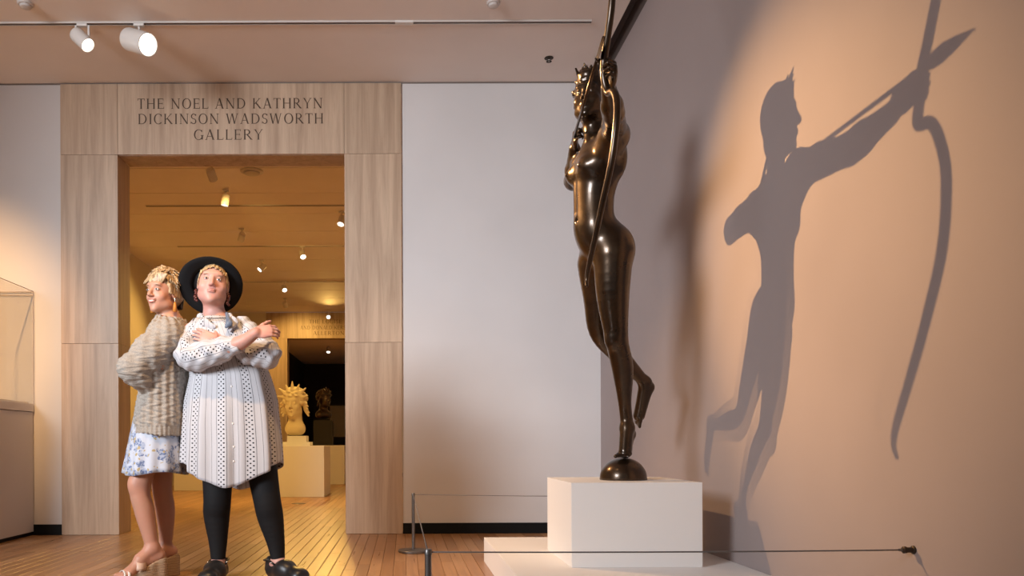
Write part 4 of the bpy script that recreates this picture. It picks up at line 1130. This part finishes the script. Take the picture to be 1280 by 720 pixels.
# hat, pushed to the back of the head
hax = nrm((-0.13, 0.80, 0.60)); RZ = Matrix([list(r) for r in frame((1, 0.2, 0), hax)]) ; 
hx = nrm(np.cross((1, 0, 0), hax)); hy = nrm(np.cross(hax, hx)); HM = Matrix([[hy[i], hx[i], hax[i]] for i in range(3)])
prof = [(0.098, 0.000), (0.112, -0.004), (0.140, -0.010), (0.168, -0.010), (0.1695, -0.008), (0.168, -0.006), (0.140, -0.005), (0.112, 0.003), (0.101, 0.012), (0.099, 0.055), (0.090, 0.098), (0.070, 0.112), (0.03, 0.106), (0.001, 0.104)]
inner = [(0.001, 0.100), (0.03, 0.102), (0.068, 0.108), (0.086, 0.095), (0.095, 0.055), (0.096, 0.010), (0.098, 0.0)]
hat = MB(); vs = []; pf = prof; nn = 64
allp = inner + prof
for r, z in allp:
    for k in range(nn):
        a = 2 * PI * k / nn
        zz = z + (0.012 * math.cos(2 * a) * max(0, (r - 0.11) / 0.06) if r > 0.11 else 0)
        vs.append(HM @ Vector((r * math.cos(a), r * math.sin(a), zz)))
fs = [(i * nn + k, i * nn + (k + 1) % nn, (i + 1) * nn + (k + 1) % nn, (i + 1) * nn + k) for i in range(len(allp) - 1) for k in range(nn)]
hat.add(vs, fs); ho = hat.build('hat', M['felt'], w2, True); ho.location = P(264.5, 353, 4.185) + Vector(hax) * -0.020
MB().lathe([(0.1015, 0.008), (0.1025, 0.012), (0.1015, 0.034), (0.0995, 0.036)], 48, HM).build('hat_band', M['clog'], ho, True)
# leggings, clogs
S = Field((-1.12, 3.95, 0.05), (-0.58, 4.36, 0.85), 0.004)
for lg in ((P(272, 540, 4.17), P(271.5, 618, 4.13), P(270.5, 642, 4.15), P(272, 676, 4.16), P(272, 699, 4.16)), (P(320, 540, 4.17), P(332.5, 618, 4.13), P(337.5, 645, 4.15), P(344, 676, 4.16), P(346.5, 696, 4.16))):
    S.chain(lg, (0.092, 0.0735, 0.0695, 0.049, 0.0385), 0.03)
S.cut(P(272, 697.5, 4.16), (-0.02, 0, -1)); S.mesh('leggings', M['legging'], w2)
for (h, t_, fd), nm in ((g1, 0), (g2, 1)):
    S = Field(np.minimum(h, t_) - 0.12, np.maximum(h, t_) + 0.12, 0.004)
    sdv = np.cross(fd, (0, 0, 1)); hp = V(h[0], h[1], 0.0); tp = V(t_[0], t_[1], 0.0)
    S.cone(hp + V(0, 0, 0.045), hp * 0.5 + tp * 0.5 + V(0, 0, 0.045), 0.046, 0.050, 0.03); S.cone(hp * 0.5 + tp * 0.5 + V(0, 0, 0.045), tp + fd * 0.04 + V(0, 0, 0.032), 0.054, 0.038, 0.03)
    S.cone(tp - sdv * 0.018 + fd * 0.03 + V(0, 0, 0.032), tp + sdv * 0.018 + fd * 0.03 + V(0, 0, 0.032), 0.036, 0.036, 0.03)
    S.ell(hp * 0.45 + tp * 0.55 + V(0, 0, 0.072), (0.046, 0.046, 0.030), k=0.03)
    S.cone(hp - fd * 0.03 + V(0, 0, 0.055), hp - fd * 0.034 + V(0, 0, 0.092), 0.030, 0.026, 0.02)
    S.ell(hp + fd * 0.018 + V(0, 0, 0.112), (0.040, 0.040, 0.045), k=0.01, sub=True)
    S.cut(V(0, 0, 0), (0, 0, -1)); cl = S.mesh('clog', M['clog'], w2)
    MB().tube([Vector(hp + sdv * q * 0.046 * 1.0 + fd * f_ + V(0, 0, z_)) for q, f_, z_ in ((-1, 0.06, 0.085), (-1, 0.03, 0.098), (-0.98, 0.0, 0.100), (-0.8, -0.04, 0.098), (0, -0.068, 0.097), (0.8, -0.04, 0.098), (0.98, 0.0, 0.100), (1, 0.03, 0.098), (1, 0.06, 0.085))], 0.0055, 8).build('heel_strap', M['clog'], cl, True)
    for q in (-1, 1): MB().ball(tuple(hp + sdv * q * 0.051 + fd * 0.045 + V(0, 0, 0.092)), 0.006, 10, 6).build('rivet', M['silver'], cl, True)
# dress
n = 160; rows = []; info = []
prof = [(396.5, 271, 16, 0.078), (399, 271, 20, 0.088), (403, 271.5, 30, 0.100), (408, 272, 39, 0.112), (415, 274, 43, 0.122), (430, 279, 45, 0.134), (450, 284, 46, 0.145), (470, 289.0, 48.5, 0.152), (500, 290.5, 55, 0.165), (530, 291, 57.5, 0.175), (560, 292, 59, 0.182), (575, 292, 59.5, 0.185)]
def lerp_prof(y):
    for a, b in zip(prof[:-1], prof[1:]):
        if y <= b[0]:
            t_ = (y - a[0]) / (b[0] - a[0]); t_ = max(0, t_); return [a[i] + (b[i] - a[i]) * t_ for i in range(1, 4)]
    return list(prof[-1][1:])
ys = [396.5, 398, 400, 403, 406, 410, 415, 422, 430, 440, 450, 460, 470, 485, 500, 515, 530, 545]
nb = 14
zmid = P(0, 545, 4.17).z
for i in range(len(ys) + nb):
    ring = []; inf = []
    for k in range(n + 1):
        a = 2 * PI * k / n          # a = 0 at the front
        side = abs(math.sin(a)) ** 1.6
        front = math.cos(a) > 0
        hem = (0.498 if front else 0.468) * (1 - side) + 0.635 * side
        if i < len(ys): y = ys[i]; z = P(0, y, 4.17).z
        else:
            t_ = (i - len(ys) + 1) / nb; z = zmid + (hem - zmid) * t_; y = 555 - (z - EYE) * FPX / 4.17
        cx, rx, ry = lerp_prof(min(y, 575)); X = (cx - 505) * 4.17 / FPX; rx = rx * 4.17 / FPX
        g = max(0.0, min(1.0, (y - 445) / 130.0))
        f_ = (0.052 * math.sin(9 * a + 0.8 + 0.5 * g) + 0.030 * math.sin(15 * a + 2.1) + 0.018 * math.sin(23 * a + 1.1)) * g ** 0.8
        wr = 0.010 * math.sin(a * 5 + y * 0.09) * (1 - g) * (1 if y > 405 else 0)
        # a bit boxy in plan
        ca, sa = math.cos(a), math.sin(a); bx = (abs(ca) ** 2.5 + abs(sa) ** 2.5) ** (-1 / 2.5) if y > 402 else 1
        r = bx * (1 + f_ + wr)
        ring.append(Vector((X + rx * r * sa, 4.17 - ry * r * ca, z))); inf.append((0.205 * (a if a < PI else a - 2 * PI) + 0.016, z))
    rows.append(ring[:n]); info.append(inf)
def uvf(i, k):
    if k == n: return (0.205 * 0 + 0.016, info[i][0][1])
    u, v = info[i][k]
    return (u, v)
dr = loft_obj('shirt_dress', rows, M['print'], w2, uvf)
# placket and buttons
pk = [rows[i][3] + Vector((0, -0.003, 0)) for i in range(5, len(rows) - 6)]
for i in (9, 13, 16, 20, 24):
    b = MB().ball((0, 0, 0), (0.006, 0.003, 0.006), 10, 6).build('button', M['white_metal'], dr, True); b.location = rows[i][4] + Vector((0, -0.003, 0))
# sleeves
def sleeve(name, pts, rads, cuff_dir, ripple_seed):
    pts = [np.array(p) for p in pts]
    lo = np.min(pts, 0) - 0.12; hi = np.max(pts, 0) + 0.12
    S = Field(lo, hi, 0.0035)
    S.chain(pts, rads, 0.025)
    e = pts[-1]; dd = nrm(e - pts[-2]); S.cone(e - dd * 0.004, e + dd * 0.030, rads[-1] * 0.92 + 0.003, rads[-1] * 0.86 + 0.003, 0.006)
    S.cut(e + dd * 0.032, dd)
    def rp_(X, Y, Z):
        return 0.0055 * np.sin(42 * X + 60 * Z + ripple_seed + 2 * np.sin(30 * Y)) + 0.003 * np.sin(90 * X - 70 * Z + ripple_seed)
    S.ripple(rp_)
    o = S.mesh(name, M['print'], w2)
    segs = [(pts[i], pts[i + 1]) for i in range(len(pts) - 1)]; ln = np.cumsum([0] + [np.linalg.norm(b - a) for a, b in segs])
    def uvw(co):
        best = np.full(len(co), 1e9); out = np.zeros((len(co), 2))
        for j, (a, b) in enumerate(segs):
            ba = b - a; L = np.linalg.norm(ba); d = ba / L; t_ = np.clip(((co - a) @ d) / L, 0, 1); q = co - a - t_[:, None] * ba; dist = np.linalg.norm(q, axis=1)
            side = nrm(np.cross(d, (0, 1, 0))); back = np.cross(side, d)
            ang = np.arctan2(q @ side, -(q @ back) * (1 if back[1] > 0 else -1))
            m_ = dist < best; best = np.where(m_, dist, best); out[m_, 0] = (ang * 0.060)[m_]; out[m_, 1] = (ln[j] + t_ * L)[m_]
        return out
    set_uv(o, uvw); return o
sleeve('sleeve', [P(246, 411, 4.15), RS * 0.5 + RE * 0.5 + Vector((-0.010, 0, 0)), RE + Vector((-0.004, 0, -0.004)), RE * 0.5 + RW * 0.5 + Vector((0, 0, -0.004)), P(294, 431, 3.915)], (0.058, 0.064, 0.068, 0.070, 0.046), None, 0.3)
sleeve('sleeve', [P(301, 409, 4.15), LS * 0.5 + LE * 0.5 + Vector((0.008, 0, 0)), LE + Vector((0.0, 0, 0.002)), LE * 0.6 + LW * 0.4 + Vector((0, 0, -0.006)), P(306, 434, 4.00)], (0.062, 0.064, 0.072, 0.066, 0.045), None, 1.7)
# collar flaps
for (a, b, c, r) in ((P(252, 396, 4.16), P(256, 405, 4.06), P(268, 407, 4.04), 0.030), (P(288, 396, 4.16), P(290, 403, 4.06), P(288, 411, 4.035), 0.030)):
    S = Field(np.min([a, b, c], 0) - 0.07, np.max([a, b, c], 0) + 0.07, 0.0035)
    S.cone(a, b, 0.026, r, 0.01, flat=((0.2, 1, 0.3), 0.28)); S.cone(b, c, r, 0.012, 0.01, flat=((0.2, 1, 0.3), 0.28))
    o = S.mesh('collar_flap', M['print'], w2); set_uv(o, lambda co: co[:, [0, 2]] * 1.0)
# necklace with blue-grey pendant
nk = [Vector(P(271, 396.5, 4.12)) + Vector((0.075 * math.sin(a), -0.078 * math.cos(a) * 0.95, -0.014 * math.cos(a) )) for a in [2 * PI * i / 36 for i in range(37)]]
ne = MB().tube(nk, 0.0026, 8, cap=False).build('necklace', M['nape'], w2, True)
S = Field(np.array(P(282, 402, 4.03)) - 0.07, np.array(P(282, 402, 4.03)) + 0.07, 0.0035)
S.cone(P(284, 391, 4.045), P(287, 403, 4.020), 0.009, 0.014, 0.01, flat=((0, 1, 0), 0.5)); S.cone(P(287, 403, 4.020), P(283, 408, 4.018), 0.014, 0.008, 0.01, flat=((0, 1, 0), 0.5))
S.mesh('pendant', M['denim'], ne)

for r_, d_ in ((w1, {'hair': 'short streaked blond hair', 'nape_hair': 'dark hair at the nape', 'sweater': 'oatmeal cable-knit sweater', 'skirt': 'white skirt with blue floral print'}),
               (w2, {'hat': 'wide-brimmed black felt hat', 'hair': 'fair fringe', 'shirt_dress': 'white shirt dress with bands of black dots', 'leggings': 'black leggings', 'necklace': 'dark cord with a slate blue pendant'})):
    for ch in r_.children:
        k_ = ch.name.split('.')[0]
        if k_ in d_: ch['label'] = d_[k_]

# ---------------------------------------------------------------- sculpture in the second gallery
M['plaster'] = paint('ivory_plaster_cast', (0.78, 0.66, 0.42), 0.6, 0.03)
tag(MB().box(-1.90, -1.093, 10.6, 11.5, 0.0, 0.70).build('plinth', M['plinth'], bevel=0.004), 'cream plinth in the second gallery carrying the pale radiate head', 'plinth')
tag(MB().box(-1.78, -1.07, 13.9, 14.6, 0.0, 0.70).build('plinth', M['plinth'], bevel=0.004), 'far cream plinth under the dark bust, behind the pale head', 'plinth')
tag(MB().box(-3.62, -3.06, 12.2, 12.75, 0.0, 0.70).build('plinth', M['plinth'], bevel=0.004), 'cream plinth glimpsed between the two women', 'plinth')

bt = thing('plaster_head', 'large ivory plaster head with a crown of pointed rays, on a white block', 'sculpture', (-1.50, 10.98, 0.70))
MB().box(-0.19, 0.19, -0.17, 0.17, 0, 0.055).box(-0.135, 0.135, -0.13, 0.13, 0.055, 0.14).build('block', M['plinth'], bt)
def radiate(center, fwd, s, rays, seed, shoulders=False):
    c = np.array(center, float); R = frame(fwd)
    F = Field(c - np.array((0.36, 0.36, 0.62)), c + np.array((0.36, 0.36, 0.40)), 0.0095)
    T = head(F, c, R, s, 1.0, ears=False)
    F.cone(T(0, -0.02, -0.06), T(0.0, -0.03, -0.19), 0.055 * s, 0.062 * s, 0.05)
    F.cone(T(-0.035, -0.02, -0.215), T(0.035, -0.02, -0.215), 0.055 * s, 0.055 * s, 0.05)
    if shoulders: F.cone(T(-0.09, -0.02, -0.23), T(0.09, -0.02, -0.23), 0.06 * s, 0.06 * s, 0.05)
    F.ell(T(0, -0.03, 0.045), np.array((0.088, 0.100, 0.085)) * s, R, 0.02)
    r = random.Random(seed)
    for i in range(120):
        u = r.uniform(-2.8, 2.8); v = r.uniform(-0.5, 1.4)
        p = (0.093 * math.sin(u) * math.cos(v), -0.028 + 0.102 * math.cos(u) * math.cos(v), 0.040 + 0.092 * math.sin(v))
        if p[1] > 0.035 and p[2] < 0.055: continue
        F.ell(T(*p), np.array((0.019, 0.019, 0.013)) * s, R, 0.012)
    for i in range(rays):
        a = -1.35 + 2.7 * i / (rays - 1); l = 0.136 + 0.014 * (i % 2)
        F.cone(T(0.082 * math.sin(a), 0.030, 0.035 + 0.082 * math.cos(a)), T(l * math.sin(a), 0.030, 0.035 + l * math.cos(a)), 0.019 * s, 0.006 * s, 0.016)
    for q in (-1, 1):
        for i in range(5):
            F.cone(T(q * 0.085, -0.01 * i, 0.02 - 0.018 * i), T(q * (0.115 + 0.006 * (i % 2)), -0.012 * i + 0.01, 0.000 - 0.026 * i), 0.016 * s, 0.009 * s, 0.012)
    return F, c
F, c = radiate((-1.548, 10.93, 1.295), (-0.20, -0.97, -0.05), 1.66, 7, 3)
F.cut((0, 0, 0.835), (0, 0, -1))
o = F.mesh('head', M['plaster'], bt); o.location = -Vector(bt.location)
db = thing('dark_bust', 'dark bronze bust with leafy hair on a black block, behind the pale head', 'sculpture', (-1.475, 14.25, 0.70), 'dark bronze busts')
MB().box(-0.17, 0.17, -0.16, 0.16, 0, 0.46).build('block', M['wall_dark'], db)
F, c = radiate((0.02, 0, 0.85), (0.80, -0.58, 0.0), 1.25, 7, 8, True)
F.cut((0, 0, 0.44), (0, 0, -1))
F.mesh('bust', M['bronze_dark'], db)
d2 = db.copy(); C.objects.link(d2); d2.location = (-3.36, 12.47, 0.70); d2['label'] = 'dark bust on a plinth, glimpsed between the two women'
for ch in list(db.children):
    k = ch.copy(); C.objects.link(k); k.parent = d2
ou = thing('floor_outlet', 'small oval metal outlet cover in the second gallery floor', 'floor outlet', tuple(P(373, 629, 0.72 * FPX / 74))[:2] + (0.0,))
MB().lathe([(0.085, 0.0), (0.083, 0.003), (0.07, 0.004)], 28).build('cover', M['steel'], ou, 'angle')
pn = thing('framed_panel', 'pale framed panel on the dark wall of the third gallery', 'panel', (-2.25, 27.98, 1.55))
MB().box(-0.45, 0.45, -0.03, 0, -0.60, 0.60).build('frame', M['bracket'], pn); MB().box(-0.41, 0.41, -0.036, -0.03, -0.56, 0.56).build('sheet', M['wall_cream'], pn)
